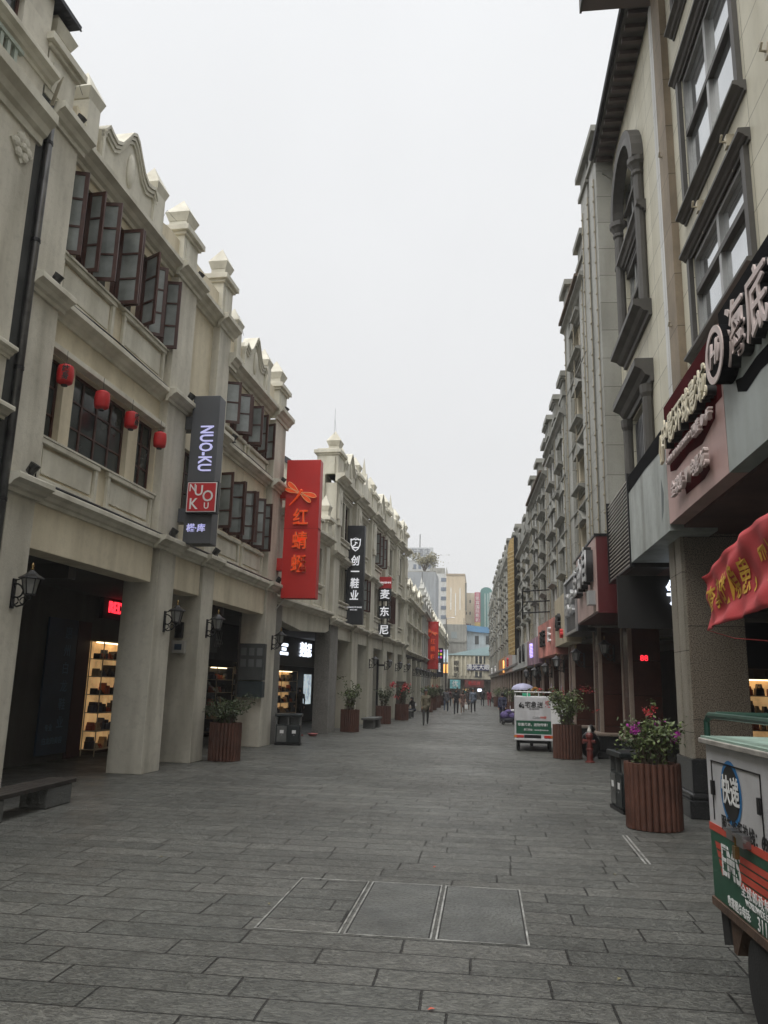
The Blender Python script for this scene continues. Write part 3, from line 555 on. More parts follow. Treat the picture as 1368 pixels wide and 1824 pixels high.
# ---------------------------------------------------------------- left: long olive three storey block
BA=-math.atan(.057)
B=thing('shophouse','long olive three storey shophouse block with crowded pyramid finials','building',(-6.05,31.1,0),BA); FB=frame_pt(B)
bp=[(.0,1.25),(3.9,5.15),(7.6,8.9),(11.6,12.8),(15.3,16.4),(18.6,19.6)]
for a,b in bp:
    MB().box(-.8 if a else -.62,0,a,b,0,4.2).build('pier',BWALL if a else PEBBLE,B,bevel=.012); MB().box(-.5,0,a+.15,b-.15,4.45,10.1).build('pilaster',BTRIM,B,bevel=.01)
MB().box(-1.05,-.5,0.02,1.1,4.2,10.45).build('corner_return',BWALL,B)
bb=[(bp[i][1],bp[i+1][0]) for i in range(5)]
r=random.Random(5)
for i,(a,b) in enumerate(bb):
    MB().box(-.5,-.08,a,b,3.72,4.2).build('beam',BWALL,B)
    m=(a+b)/2; w=.62
    ops=[(m-w-.35,m-.32,5.35,6.9),(m-.28,m+.28,5.35,6.9),(m+.32,m+w+.35,5.35,6.9),(m-w-.3,m-.1,8.05,9.7),(m+.1,m+w+.3,8.05,9.7)]
    MB().wall(a-.15,b+.15,4.4,10.15,-.5,-.2,ops).build('wall',BWALL,B)
    for k,o in enumerate(ops):
        if (i==3 and k<3) or (i==1 and k==2) or (i==2 and k>=3):
            f=MB(); kk=.04; f.box(-.36,-.26,o[0],o[0]+kk,o[2],o[3]).box(-.36,-.26,o[1]-kk,o[1],o[2],o[3]).box(-.36,-.26,o[0]+kk,o[1]-kk,o[3]-kk,o[3])
            wd=f.build('window',WOOD,B); sash(wd,-.22,o[0]+.03,o[2],o[3]-.02,(o[1]-o[0])/2,1,r.uniform(75,110),3); sash(wd,-.22,o[1]-.03,o[2],o[3]-.02,(o[1]-o[0])/2,-1,r.uniform(60,100),3)
        else: closed_window(B,*o,-.32,2,3)
    framed_panel(B,m-1.0,m+1.0,4.6,5.2,-.2,BTRIM); framed_panel(B,m-1.0,m+1.0,7.3,7.9,-.2,BTRIM)
    MB().cornice(m-1.15,m+1.15,5.22,5.34,-.2,.14).build('sill',BTRIM,B); MB().cornice(m-1.1,m+1.1,7.92,8.04,-.2,.14).build('sill',BTRIM,B); MB().cornice(m-1.05,m+1.05,9.75,9.88,-.2,.13).build('window_hood',BTRIM,B)
for nm,z0,z1,ou in (('lower_cornice',4.2,4.45,.2),('middle_cornice',6.98,7.2,.16),('upper_cornice',10.1,10.45,.34)):
    f=MB()
    for a,b in bb: f.cornice(a,b,z0,z1,-.2,ou+.1)
    for a,b in bp: f.cornice(a-.1,b+.1,z0,z1+.004,0,ou+.04)
    f.build(nm,BTRIM,B)
for a,b in bp:
    f=MB(); f.box(0,.09,a+.35,b-.35,8.6,9.9).box(0,.11,a+.42,b-.42,8.35,8.6); f.ball((.08,(a+b)/2,9.5),(.07,.16,.25),8,5); f.build('bracket_ornament',TRIM,B)
MB().box(-.45,-.1,0,19.6,10.45,11.2).build('parapet',BWALL,B)
for a,b in bp: cap_block(B,a+.12,b-.12,10.45,11.6,-.9,.02,BTRIM)
for i,(a,b) in enumerate(bb):
    m=(a+b)/2
    if i%2==0: scroll_pediment(B,a+.15,b-.15,10.5,12.05,-.42,-.02,BTRIM)
    else:
        MB().alongx([(a+.1,10.5),(a+.1,11.3),(m-.35,11.5),(m,12.15),(m+.35,11.5),(b-.1,11.3),(b-.1,10.5)],-.4,-.05).build('spire_gable',BTRIM,B); MB().pyr(-.35,-.09,m-.12,m+.12,11.8,13.0).build('spire',BTRIM,B)
    for y in (a+.25,b-.25): MB().box(-.45,-.02,y-.15,y+.15,10.45,11.4).build('parapet_post',BTRIM,B); finial(B,y,11.4,.46,-.2,BTRIM,.7)
MB().box(-10,-.9,0.0,19.6,4.15,10.4).build('inner_body',BWALL,B)
f=MB(); f.loft([[(-1.2,y,10.4),(-9.8,y,10.4),(-5.6,y,13.2)] for y in (.05,19.5)]); f.build('gable',STUCCO,B)
f=MB()
f.loft([[(-.75,y,10.28),(-.75,y,10.06),(-5.6,y,13.05),(-10.4,y,10.06),(-10.4,y,10.28),(-5.6,y,13.4)] for y in (-.2,19.9)]); f.build('roof',ROOF,B)
MB().tube([(-.62,-.07,10.0),(-.72,-.1,9.6),(-.74,-.1,7.2)],.06,8).build('drain_pipe',PVC,B)
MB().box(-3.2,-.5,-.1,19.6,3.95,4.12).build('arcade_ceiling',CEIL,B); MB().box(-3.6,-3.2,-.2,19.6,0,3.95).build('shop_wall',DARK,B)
lightning_wire(B,[(-.3,.5,12.3),(-.3,.55,13.5)]); lightning_wire(B,[(-.3,.55,13.0),(-.3,.9,12.35),(-.3,3.9,11.9)])
for (o,y,lab,g) in ((0,7.9,'black wall lantern beside the boxes of the vertical character sign','lanterns on the olive block'),(0,12.1,'black wall lantern further down the olive block, above the red flowers','lanterns on the olive block'),(0,15.7,'black wall lantern past the red flowers on the olive block','lanterns on the olive block'),(0,18.9,'last black wall lantern at the far end of the olive block','lanterns on the olive block')):
    wall_lantern(FB(o,y,2.92),BA,lab,g)
wall_lantern(Al(0,24.6,3.16),AA,'x') if 0 else None
# ---------------------------------------------------------------- left: far row of arcade houses
def far_house(name_label,loc,rz,w,top,floors,seed,mw,mt,z0=3.9,sx=1,spires=False,gcol=DARK,nb=None):
    h=thing('shophouse',name_label,'building',loc,rz); r=random.Random(seed); nb=nb or max(2,round(w/3.6)); bw=w/nb
    for k in range(nb+1):
        y=min(max(k*bw,.35),w-.35); MB(sx).box(-.9,0,y-.35,y+.35,0,z0-.25).build('pier',mw,h); MB(sx).box(-.4,.04,y-.28,y+.28,z0,top-.35).build('pilaster',mt,h)
        cap_block(h,y-.3,y+.3,top,top+.9+(.5 if spires else 0),-.6,.02,mt,sx)
        if spires: MB(sx).lathe(-.2,y,[(.16,top+1.4),(.2,top+1.6),(.1,top+1.75),(.16,top+1.95),(.07,top+2.1),(.1,top+2.25),(.01,top+2.7)],8).build('turned_finial',mat('white_plaster',(.55,.55,.52),.8),h)
    fl=(top-z0)/floors; ops=[]
    for f_ in range(floors):
        for k in range(nb):
            for q in (.32,.68):
                y=(k+q)*bw; ops.append((y-.42,y+.42,z0+f_*fl+.85,z0+f_*fl+fl-.55))
    MB(sx).wall(0,w,z0,top,-.4,-.14,ops).build('wall',mw,h)
    for o in ops: closed_window(h,*o,-.25,2,3,mat('dark_wood',(.05,.03,.025),.5),DGLASS,sx)
    for f_ in range(floors): MB(sx).cornice(0,w,z0+f_*fl-.02,z0+f_*fl+.22,-.14,.3).build('cornice',mt,h)
    MB(sx).cornice(-.05,w+.05,top-.3,top+.02,-.14,.42).build('cornice',mt,h); MB(sx).box(-.45,-.1,0,w,top,top+.6).build('parapet',mw,h)
    for k in range(nb):
        a,b=k*bw+.4,(k+1)*bw-.4; scroll_pediment(h,a,b,top,top+1.4,-.4,-.05,mt,sx)
    MB(sx).box(-9,-.7,0,w,z0,top).build('inner_body',mw,h); MB(sx).box(-3.6,-3.2,0,w,0,z0).build('shop_wall',gcol,h); MB(sx).box(-3.2,0-.1,0,w,z0-.25,z0-.03).build('arcade_ceiling',CEIL,h)
    return h
far_house('pale arcade house just past the olive block, before the second red sign',(-4.98,51.0,0),R(-.6),11.5,7.5,2,3,BWALL,BTRIM)
far_house('white arcade house with turned spires behind the second red sign',(-4.75,62.6,0),R(1),13,7.7,2,4,mat('stucco_white',(.42,.42,.39),.85,.08,.8,.2),mat('stucco_white_trim',(.46,.46,.43),.8,.08,1,.2),spires=True)
far_house('narrow cream arcade house beyond the white spired one',(-4.8,75.7,0),R(.5),16,7.5,2,5,CREAM,TRIM)
far_house('farthest grey arcade house at the end of the left row',(-4.9,91.8,0),R(.5),22,7.6,2,6,STUCCO,TRIM)
for k in range(9): wall_lantern((-4.72-.02*k,53.5+k*3.3,2.75),0,'small black wall lantern in the receding line past the second red sign','lanterns receding along the far arcade')
# ---------------------------------------------------------------- right: stone clad cinema building
K=thing('stone_building','cream stone clad building with dark grey window surrounds and an arched window','building',(3.85,0,0))
ops=[(9.2,10.3,8.75,10.55),(10.75,13.75,10.75,13.55),(10.75,13.75,7.9,9.75),(5.5,8.6,10.75,13.55),(10.75,13.75,14.9,16.6)]
arch=(17.35,20.35)
ops+= [(arch[0]+.25,arch[1]-.25,10.9,15.5),(17.8,20.0,6.9,8.75)]
ops=[o for o in ops if o[0]!=9.2]
MB(-1).wall(-22,21.3,4.7,17.3,-.5,0,ops).build('wall',CLAD,K)
MB(-1).box(-9,-1.0,-22,21.3,4.75,17.2).build('inner_body',INNER,K)
MB(-1).box(-.02,.55,14.8,21.3,17.3,17.42).build('eave',DTRIM,K)
f=MB(-1); f.box(.5,.62,14.8,21.3,17.42,17.52)
for k in range(16): f.box(.05,.5,15.0+k*.4,15.12+k*.4,17.18,17.29)
f.build('eave_bracket',mat('brown_metal',(.07,.05,.045),.5,.2,3,.2),K)
MB(-1).tube([(.62,14.8,17.42),(.62,21.3,17.42)],.06,6).build('gutter',IRON,K)
MB(-1).box(.0,.06,15.25,15.85,4.75,17.2).build('white_strip',WHCLAD,K); MB(-1).box(.0,.14,14.55,15.2,4.75,17.2).build('brown_pilaster',BROWNST,K)
def big_window(y0,y1,z0,z1,hood=True,cols=3,tr=.36,par=K,gl=None):
    k=.15; w=MB(-1).box(0,.08,y0-k,y0,z0,z1).build('window_surround',DTRIM,par); MB(-1).box(0,.08,y1,y1+k,z0,z1).build('window_surround',DTRIM,par)
    MB(-1).cornice(y0-k-.12,y1+k+.12,z0-.18,z0,0,.2).build('sill',DTRIM,par)
    if hood: MB(-1).cornice(y0-k-.12,y1+k+.12,z1,z1+.2,0,.18).build('hood',DTRIM,par)
    f=MB(-1); fw=.09; f.box(-.12,-.02,y0,y0+fw,z0,z1).box(-.12,-.02,y1-fw,y1,z0,z1).box(-.12,-.02,y0+fw,y1-fw,z0,z0+fw).box(-.12,-.02,y0+fw,y1-fw,z1-fw,z1)
    zt=z0+(z1-z0)*tr
    for i in range(1,cols): y=y0+(y1-y0)*i/cols; f.box(-.12,-.01,y-.06,y+.06,z0+fw,z1-fw)
    f2=MB(-1); f2.box(-.12,.0,y0+fw,y1-fw,zt-.05,zt+.05)
    f.build('mullion',mat('grey_aluminium',(.33,.33,.32),.4,.1,3,.1,metal=.5),w); f2.build('transom',DTRIM,w); MB(-1).box(-.1,-.09,y0+fw,y1-fw,z0+fw,z1-fw).build('pane',gl or SKYGLASS,w)
big_window(10.75,13.75,10.75,13.55,True,2,.55); big_window(10.75,13.75,7.9,9.75,True,2,.6); big_window(5.5,8.6,10.75,13.55,True,2,.55); big_window(10.75,13.75,14.9,16.6,True,2,.55)
# arched window with columns
a0,a1=arch; am=(a0+a1)/2
for y in (a0+.12,a1-.12):
    MB(-1).lathe(.1,y,[(.13,10.75),(.13,14.1)],10).build('window_column',DTRIM,K)
    MB(-1).lathe(.1,y,[(.14,14.1),(.17,14.14),(.17,14.2),(.14,14.24),(.2,14.36),(.25,14.42),(.25,14.55)],12).build('capital',DTRIM,K)
f=MB(-1); n=14; rr=(a1-a0)/2-.0
for r0,r1,o in ((rr-.25,rr+.12,.28),(rr-.3,rr-.2,.2)):
    rings=[]
    for i in range(n+1):
        t=math.pi*i/n; c_,s_=math.cos(t),math.sin(t); rings.append([(0,am-r0*c_,14.55+r0*s_*.9),(o,am-r0*c_,14.55+r0*s_*.9),(o*.9,am-(r0+r1)/2*c_,14.55+(r0+r1)/2*s_*.9),(o,am-r1*c_,14.55+r1*s_*.9),(0,am-r1*c_,14.55+r1*s_*.9)])
    f.loft(rings)
f.build('arch_moulding',DTRIM,K)
f=MB(-1); f.alongx([(a0+.25,14.55)]+[(am-1.25*math.cos(math.pi*i/12),14.55+1.1*math.sin(math.pi*i/12)) for i in range(13)]+[(a1-.25,15.7),(a0+.25,15.7)][::-1],-.4,.01)
wd=MB(-1); GA=mat('grey_aluminium',(.33,.33,.32),.4,.1,3,.1,metal=.5)
for y in (a0+.3,am-.45,am+.45,a1-.3): wd.box(-.2,-.1,y-.05,y+.05,10.9,15.4)
wd=wd.build('window',GA,K); f=MB(-1)
for z in (11.9,12.85,13.0,13.9,14.7): f.box(-.2,-.02,a0+.25,a1-.25,z-.05,z+.05)
f.build('transom',DTRIM,wd); MB(-1).box(-.16,-.15,a0+.25,a1-.25,10.9,15.5).build('pane',SKYGLASS,wd)
MB(-1).cornice(a0-.15,a1+.15,10.35,10.75,0,.42).build('sill',DTRIM,K); MB(-1).cornice(a0-.1,a1+.1,13.05,13.35,0,.22).build('string_course',DTRIM,K)
MB(-1).cornice(17.35,20.45,8.8,9.35,0,.42).build('hood',DTRIM,K)
for y in (17.65,20.15): MB(-1).lathe(.1,y,[(.13,6.6),(.13,8.5),(.17,8.6),(.18,8.8)],10).build('window_column',DTRIM,K)
f=MB(-1)
for k in range(12): f.box(-.06,-.03,17.85+k*.18,17.9+k*.18,6.9,8.6)
f.build('window_bars',ALU,K); MB(-1).box(-.2,-.18,17.8,20,6.9,8.75).build('pane',DGLASS,K)
# brackets with knobs between the windows
f=None
for (y,z) in ((12.9,10.25),(11.2,10.25),(9.4,10.25),(15.0,12.8),(15.0,9.0)):
    MB(-1).box(.0,.12,y-.06,y+.06,z-.1,z+.1).tube([(.12,y,z),(.2,y-.02,z),(.2,y-.1,z+.06)],.02,5).tube([(.05,y,z-.1),(.03,y+.03,z-.5)],.012,4).build('wall_hook',mat('pale_ceramic',(.45,.4,.3),.5,.2,8),K)
MB(-1).tube([(.05,15.22,17.2),(.06,15.2,4.8)],.012,4).build('wall_cable',IRON,K)
# arcade under it
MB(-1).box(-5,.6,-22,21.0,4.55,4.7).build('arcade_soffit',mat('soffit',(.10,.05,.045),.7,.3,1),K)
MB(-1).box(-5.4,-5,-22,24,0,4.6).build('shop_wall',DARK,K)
MB(-1).box(-.4,.5,13.6,14.5,.9,4.55).build('granite_pier',BGRAN,K,bevel=.012); 
f=MB(-1)
for y in (13.62,14.08): f.box(.5,.55,y,y+.38,.9,4.5)
f.build('pier_facing',mat('pale_granite',(.36,.33,.27),.5,.1,2,.3,speck=(130,(.2,.18,.15),.5,.62),joint=(3,1.3),rnd=False),K)
MB(-1).box(-.4,.5,5.0,6.0,.9,4.55).build('granite_pier',BGRAN,K,bevel=.012)
for y in (13.6,5.0):
    f=MB(-1); f.box(-.52,.66,y-.14,y+1.04,0,.28).box(-.46,.58,y-.06,y+.97,.38,.9)
    f.build('black_plinth',BLKST,K,bevel=.02); MB(-1).box(-.5,.64,y-.12,y+1.02,.28,.38).build('plinth_moulding',BLKST,K,bevel=.045)
dl=thing('ceiling_light','oval white ceiling light glowing above the red cloth banner','lamp',(4.0,10.6,4.53)); MB().lathe(0,0,[(.02,-.06),(.17,-.05),(.2,0)],18).build('diffuser',WNEON,dl); MB().lathe(0,0,[(.2,-.02),(.23,-.025),(.23,.012)],18).build('rim',ALU,dl)
# sign band (each hoarding a thing)
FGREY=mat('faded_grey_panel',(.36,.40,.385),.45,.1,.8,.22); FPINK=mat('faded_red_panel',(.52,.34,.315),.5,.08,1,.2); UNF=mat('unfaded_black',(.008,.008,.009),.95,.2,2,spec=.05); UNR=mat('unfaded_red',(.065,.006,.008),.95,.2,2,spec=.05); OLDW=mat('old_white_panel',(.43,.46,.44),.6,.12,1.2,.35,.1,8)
CREAMLET=mat('cream_letter',(.72,.66,.50),.5,.1,5,.1); PALELET=mat('pale_letter',(.62,.52,.50),.5,.1,4,.1)
def hoarding(label,y0,y1,z0,z1,m,band=None,name='hoarding',X=3.02,d=.75):
    h=thing(name,label,'sign',(X,0,0)); MB().box(0,d,y0,y1,z0,z1).build('panel',m,h)
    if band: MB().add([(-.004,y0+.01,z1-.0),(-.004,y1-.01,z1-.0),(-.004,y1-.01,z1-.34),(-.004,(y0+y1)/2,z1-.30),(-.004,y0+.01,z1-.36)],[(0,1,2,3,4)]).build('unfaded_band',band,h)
    return h
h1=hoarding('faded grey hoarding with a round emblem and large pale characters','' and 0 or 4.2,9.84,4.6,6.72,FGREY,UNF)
def disc(par,y,z,r0,o0,o1,m,name,n=26,zs=1.): MB().alongx([(y+r0*math.cos(2*math.pi*i/n),z+zs*r0*math.sin(2*math.pi*i/n)) for i in range(n)],-o1,-o0).build(name,m,par)
disc(h1,9.42,5.98,.36,.0,.2,UNF,'emblem_body'); 
f=MB(); n=28
f.loft([[(-.2-dx,9.42+r_*math.cos(2*math.pi*i/n),5.98+r_*math.sin(2*math.pi*i/n)) for dx,r_ in ((0,.36),(.015,.36),(.015,.275),(0,.275))] for i in range(n+1)],cap=False); f.build('emblem_ring',PALELET,h1)
txt('Hi',.42,PALELET,h1,(-.2,9.42,5.98),-Y_,Z_,.012,.012,1,'emblem_letters',.25)
for ch,y in (('海',8.88),('底',8.15),('捞',7.4),('火',6.6),('锅',5.85)):
    txt(ch,.82,INK,h1,(0,y,6.0),-Y_,Z_,.055,.012,.85,'letter_body'); txt(ch,.82,PALELET,h1,(-.11,y,6.0),-Y_,Z_,.012,.006,.85)
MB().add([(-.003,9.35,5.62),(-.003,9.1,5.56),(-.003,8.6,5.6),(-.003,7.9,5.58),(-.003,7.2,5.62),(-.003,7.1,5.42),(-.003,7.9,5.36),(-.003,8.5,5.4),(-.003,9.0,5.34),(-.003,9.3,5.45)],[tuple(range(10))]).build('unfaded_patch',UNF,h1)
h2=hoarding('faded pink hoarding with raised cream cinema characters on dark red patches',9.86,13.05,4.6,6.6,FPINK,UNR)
t_='中影环球影城'
for i,ch in enumerate(t_):
    y=12.5-i*.44; txt(ch,.5,INK,h2,(0,y,5.92-.0*i),-Y_,Z_,.06,.01,.85,'letter_body'); txt(ch,.5,CREAMLET,h2,(-.12,y,5.92),-Y_,Z_,.012,.012,.85)
f=MB(); f.tube([(-.1,12.95,5.6),(-.1,12.99,5.8),(-.1,12.88,6.05),(-.1,12.8,5.85),(-.1,12.86,5.62),(-.1,12.95,5.6)],.03,5); f.build('emblem',CREAMLET,h2)
txt('CHINA FILM  INTERNATIONAL',.13,PALELET,h2,(-.05,11.75,5.52),-Y_,Z_,.03,.006); txt('四楼 ● 4F',.2,PALELET,h2,(-.05,10.6,5.5),-Y_,Z_,.03,.006); txt('全球影 ▼ 电影城',.26,PALELET,h2,(-.06,11.4,4.98),-Y_,Z_,.03,.008)
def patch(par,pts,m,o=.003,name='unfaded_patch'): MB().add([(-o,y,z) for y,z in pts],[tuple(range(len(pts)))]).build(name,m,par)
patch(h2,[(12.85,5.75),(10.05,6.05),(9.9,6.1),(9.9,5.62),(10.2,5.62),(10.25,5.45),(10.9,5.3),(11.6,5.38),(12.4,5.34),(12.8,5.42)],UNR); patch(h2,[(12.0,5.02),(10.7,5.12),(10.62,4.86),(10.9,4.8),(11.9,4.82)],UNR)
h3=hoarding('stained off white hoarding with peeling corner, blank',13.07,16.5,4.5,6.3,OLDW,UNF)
patch(h3,[(13.5,5.5),(13.35,5.2),(13.42,4.9),(13.6,4.75),(13.55,5.1)],mat('bare_patch',(.16,.18,.18),.7,.2,3),.002,'bare_patch')
lo=thing('louvre_panel','louvred metal screen between the white hoarding and the dark red box','louvre',(3.02,0,0)); f=MB()
for k in range(22): z=4.48+k*.085; f.add([(0,16.56,z),(0,19.3,z),(-.0+.07,19.3,z+.05),(.07,16.56,z+.05),(0,16.56,z+.03),(0,19.3,z+.03)],[(0,1,2,3),(0,4,5,1)])
f.build('slats',mat('pale_slat',(.40,.36,.32),.4,.15,3,.2,metal=.3),lo); MB().box(.08,.75,16.55,19.35,4.42,6.4).build('backing',mat('dark_backing',(.04,.035,.03),.7),lo); f=MB(); f.box(-.03,.08,16.52,16.56,4.42,6.4).box(-.03,.08,19.34,19.38,4.42,6.4).box(-.03,.08,16.56,19.34,4.42,4.46); f.build('frame',IRON,lo)
MB().box(3.77,3.84,14.6,21.0,4.45,4.62).build('x',IRON) if 0 else None
# ---------------------------------------------------------------- right: receding facades
REDBOX=mat('dark_red_panel',(.10,.012,.014),.4,.12,1.5,.15); PINKP=mat('faded_salmon',(.50,.36,.33),.5,.1,1,.2); SILV=mat('silver_letter',(.5,.5,.5),.3,.1,4,metal=.7)
rb=thing('hoarding','deep dark red box sign with silver raised letters and a pink street face','sign',(2.8,0,0))
MB().box(0,1.6,19.9,24.0,3.78,5.7).build('panel',REDBOX,rb); MB().box(-.03,0,19.93,23.97,3.82,5.68).build('street_face',PINKP,rb); MB().box(-.05,1.6,19.88,24.02,5.7,5.76).build('top_trim',IRON,rb)
for ch,y,z,s in (('自',20.7,5.0,1.0),('由',21.8,4.9,.9),('点',22.9,4.8,.8)):
    txt(ch,s,INK,rb,(-.03,y,z),-Y_,Z_,.09,.015,1,'letter_body'); txt(ch,s,SILV,rb,(-.21,y,z),-Y_,Z_,.015,.012)
MB().box(-.2,-.03,20.1,20.5,4.0,4.35).build('small_letter',SILV,rb)
DT2_=mat('trim_grey',(.25,.25,.225),.7,.1,1.5,.25)
def rt(label,X0,Y0,X1,Y1,top,floors,seed,wm,tm,pil,crown,z0=5.4,arc=(3.75,),nb=2,deep=.5,hue=None):
    a=math.atan2(X0-X1,Y1-Y0); h=thing('arcade_building',label,'building',(X0,Y0,0),a); w=math.hypot(X1-X0,Y1-Y0); r=random.Random(seed)
    zb=arc[0]
    MB(-1).box(-9,-.7,0,w,zb+.2,top-.1).build('inner_body',wm,h)
    fl=(top-z0-.3)/floors; ops=[]; bw=w/nb
    for f_ in range(floors):
        for k in range(nb):
            n=r.choice((1,2)); 
            for q in range(n):
                c=(k+.5)*bw+(q-(n-1)/2)*.95; hw=.36 if n==2 else .6
                ops.append((c-hw,c+hw,z0+f_*fl+.7,z0+f_*fl+fl-.55))
    MB(-1).wall(0,w,zb,top,-.4,0,ops).build('wall',wm,h)
    for o in ops:
        closed_window(h,*o,-.2,2,3,mat('grey_window_frame',(.25,.25,.24),.5),DGLASS,-1)
        MB(-1).cornice(o[0]-.18,o[1]+.18,o[2]-.24,o[2]-.02,-.01,.32).build('sill',tm,h)
        k=r.random()
        if k<.45: MB(-1).cornice(o[0]-.18,o[1]+.18,o[3]+.02,o[3]+.3,-.01,.3).build('hood',tm,h)
        else:
            m=(o[0]+o[1])/2; MB(-1).alongx([(o[0]-.2,o[3]+.05),(o[1]+.2,o[3]+.05),(m,o[3]+.5)],0,.2).build('gablet',tm,h)
    ps=[k*bw for k in range(nb+1)] if pil else []
    for k,y in enumerate(ps):
        y=min(max(y,.5),w-.5); MB(-1).box(-.0,deep,y-.5,y+.5,zb,top+.6).build('granite_pilaster',GRAN,h)
        f=MB(-1); f.box(-.5,deep+.08,y-.6,y+.6,top+.6,top+.75).box(-.45,deep,y-.5,y+.5,top+.75,top+1.35).box(-.6,deep+.14,y-.68,y+.68,top+1.35,top+1.55); f.build('pilaster_cap',tm,h)
    for z in [z0+i*fl for i in range(1,floors)]: MB(-1).cornice(.01,w-.01,z-.14,z+.05,0,.18).build('string_course',tm,h)
    MB(-1).cornice(-.05,w+.05,top-.25,top+.1,0,.32).build('eaves_cornice',tm,h); MB(-1).box(-.5,-.05,0,w,top+.1,top+.8).build('parapet',wm,h)
    if crown=='arch':
        for k in range(nb):
            m=(k+.5)*bw; MB(-1).alongx([(m-1.0,top+.1)]+[(m-.9*math.cos(math.pi*i/10),top+.9+.95*math.sin(math.pi*i/10)) for i in range(11)]+[(m+1.0,top+.1)],-.3,.15).build('arched_crest',tm,h)
    if crown=='block':
        for k in range(nb+1): cap_block(h,max(0,k*bw-.4),max(0,k*bw-.4)+.8,top+.1,top+1.5,-.8,.15,tm,-1,False)
    if crown=='eave': MB(-1).box(-.5,.42,.3,w-.3,top+.1,top+.2).build('roof_overhang',mat('brown_soffit',(.12,.085,.06),.8),h)
    for y in (w*.28,w*.72): MB(-1).tube([(.07,y,top-.2),(.07,y,zb+.3)],.05,6).build('drain_pipe',PVC if r.random()<.5 else DT2_,h)
    # dotted light strings down the facade
    for y in (.25,w*.5,w-.3):
        f=MB(-1); f.tube([(deep+.03,y,top),(deep+.03,y,zb+.1)],.02,4)
        for k in range(int((top-zb)/.5)): f.ball((deep+.05,y,zb+.3+k*.5),.035,5,4)
        f.build('light_string',mat('string_lamp',(.3,.27,.2),.5),h)
    # colonnade of red granite piers
    n=max(1,round(w/3.3)); 
    for k in range(n):
        y=.45+k*w/n; MB(-1).box(-.8,.0,y,y+.85,.72,zb).build('granite_pier',RGRAN,h)
        f=MB(-1)
        for q in (.0,.76): f.box(0,.03,y+q,y+q+.09,.72,zb)
        f.box(-.07,0.0,y-.02,y,.72,zb)
        f.build('pier_edge_strip',PGRAN,h)
        f=MB(-1); f.box(-.9,.16,y-.12,y+.97,0,.2).box(-.84,.1,y-.06,y+.91,.2,.62); f.build('black_plinth',BLKST,h,bevel=.02); MB(-1).box(-.9,.15,y-.12,y+.97,.62,.72).build('plinth_moulding',PGRAN if k%2==0 else BLKST,h,bevel=.03)
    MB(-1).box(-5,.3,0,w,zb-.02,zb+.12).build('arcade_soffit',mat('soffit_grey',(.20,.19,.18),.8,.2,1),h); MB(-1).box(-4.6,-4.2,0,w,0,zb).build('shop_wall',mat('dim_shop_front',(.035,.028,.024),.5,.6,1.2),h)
    return h
GW=mat('stone_grey_green',(.45,.45,.395),.75,.08,1,.2,joint=(1.2,.8),rnd=False); LW=mat('stone_cream',(.56,.50,.38),.75,.08,1,.2,joint=(1.2,.8),rnd=False); PW=mat('stone_pale',(.55,.55,.50),.75,.07,1,.2,joint=(1.2,.8),rnd=False); MINT=mat('stone_mint',(.47,.52,.48),.75,.07,1,.2)
DT2=mat('trim_grey',(.25,.25,.225),.7,.1,1.5,.25)
rt('tall granite pilastered building right after the stone clad one',3.85,21.3,3.7,23.6,16.9,4,1,GW,DT2,True,'',nb=1,arc=(3.85,))
rt('cream building with bracketed eaves behind the dark red box sign',3.4,23.7,3.2,28.0,15.0,4,2,LW,DT2,True,'eave',nb=1,arc=(3.75,),deep=.16)
rt('grey granite building with square roof blocks above the beige shop sign',3.1,28.1,2.92,34.0,11.9,3,3,GW,DT2,True,'block',nb=2,arc=(3.5,),deep=.12)
rt('pale building with a jutting brown roof overhang',2.88,34.1,2.62,41.5,11.2,3,4,PW,DT2,True,'eave',arc=(3.3,),deep=.1)
rt('cream building with an arched roof crest before the golden blade sign',2.6,41.6,2.3,51.5,10.0,3,5,LW,DT2,True,'arch',nb=3,arc=(3.3,),deep=.1,z0=4.9)
rt('mint and grey building with paired windows beside the golden blade sign',2.3,51.6,2.08,61.5,10.9,3,6,MINT,DT2,True,'block',nb=3,arc=(3.3,),deep=.1,z0=4.9)
rt('beige building behind the golden blade sign',2.05,61.6,1.7,76,11.8,3,7,LW,DT2,True,'arch',nb=4,arc=(3.3,),deep=.1,z0=4.9)
rt('grey building further along beyond the golden blade sign',1.7,76.1,1.3,92,12.4,3,8,PW,DT2,True,'block',nb=4,arc=(3.3,),deep=.1,z0=4.9)
rt('last building of the right hand row, hazy and grey',1.3,92.1,.9,112,11.6,3,9,GW,DT2,True,'arch',nb=5,arc=(3.3,),deep=.1,z0=4.9)
gs=thing('blade_sign','tall golden lattice blade sign with a curved top and black edge','sign',(1.95,50.5,0)); f=MB()
pr=[(-.35,3.9),(.35,3.9),(.35,11.2),(.15,11.5),(-.1,11.4),(-.3,10.9),(-.35,10.2)]
f.alongy([(x,z) for x,z in pr],0,.5); f.build('body',IRON,gs); f=MB(); f.alongy([(-.42,3.9),(-.02,3.9),(-.02,11.35),(-.25,11.2),(-.38,10.8),(-.42,10.2)],-.12,.0); f.build('golden_face',mat('gold_lattice',(.40,.28,.12),.4,.35,9,0,.3,20,metal=.3),gs)
f=MB()
for k in range(25): f.alongy([(-.43,4.0+k*.26),(-.02,4.2+k*.26),(-.02,4.27+k*.26),(-.43,4.07+k*.26)],-.15,-.12)
f.build('lattice',mat('gold_strip',(.5,.4,.22),.4),gs)
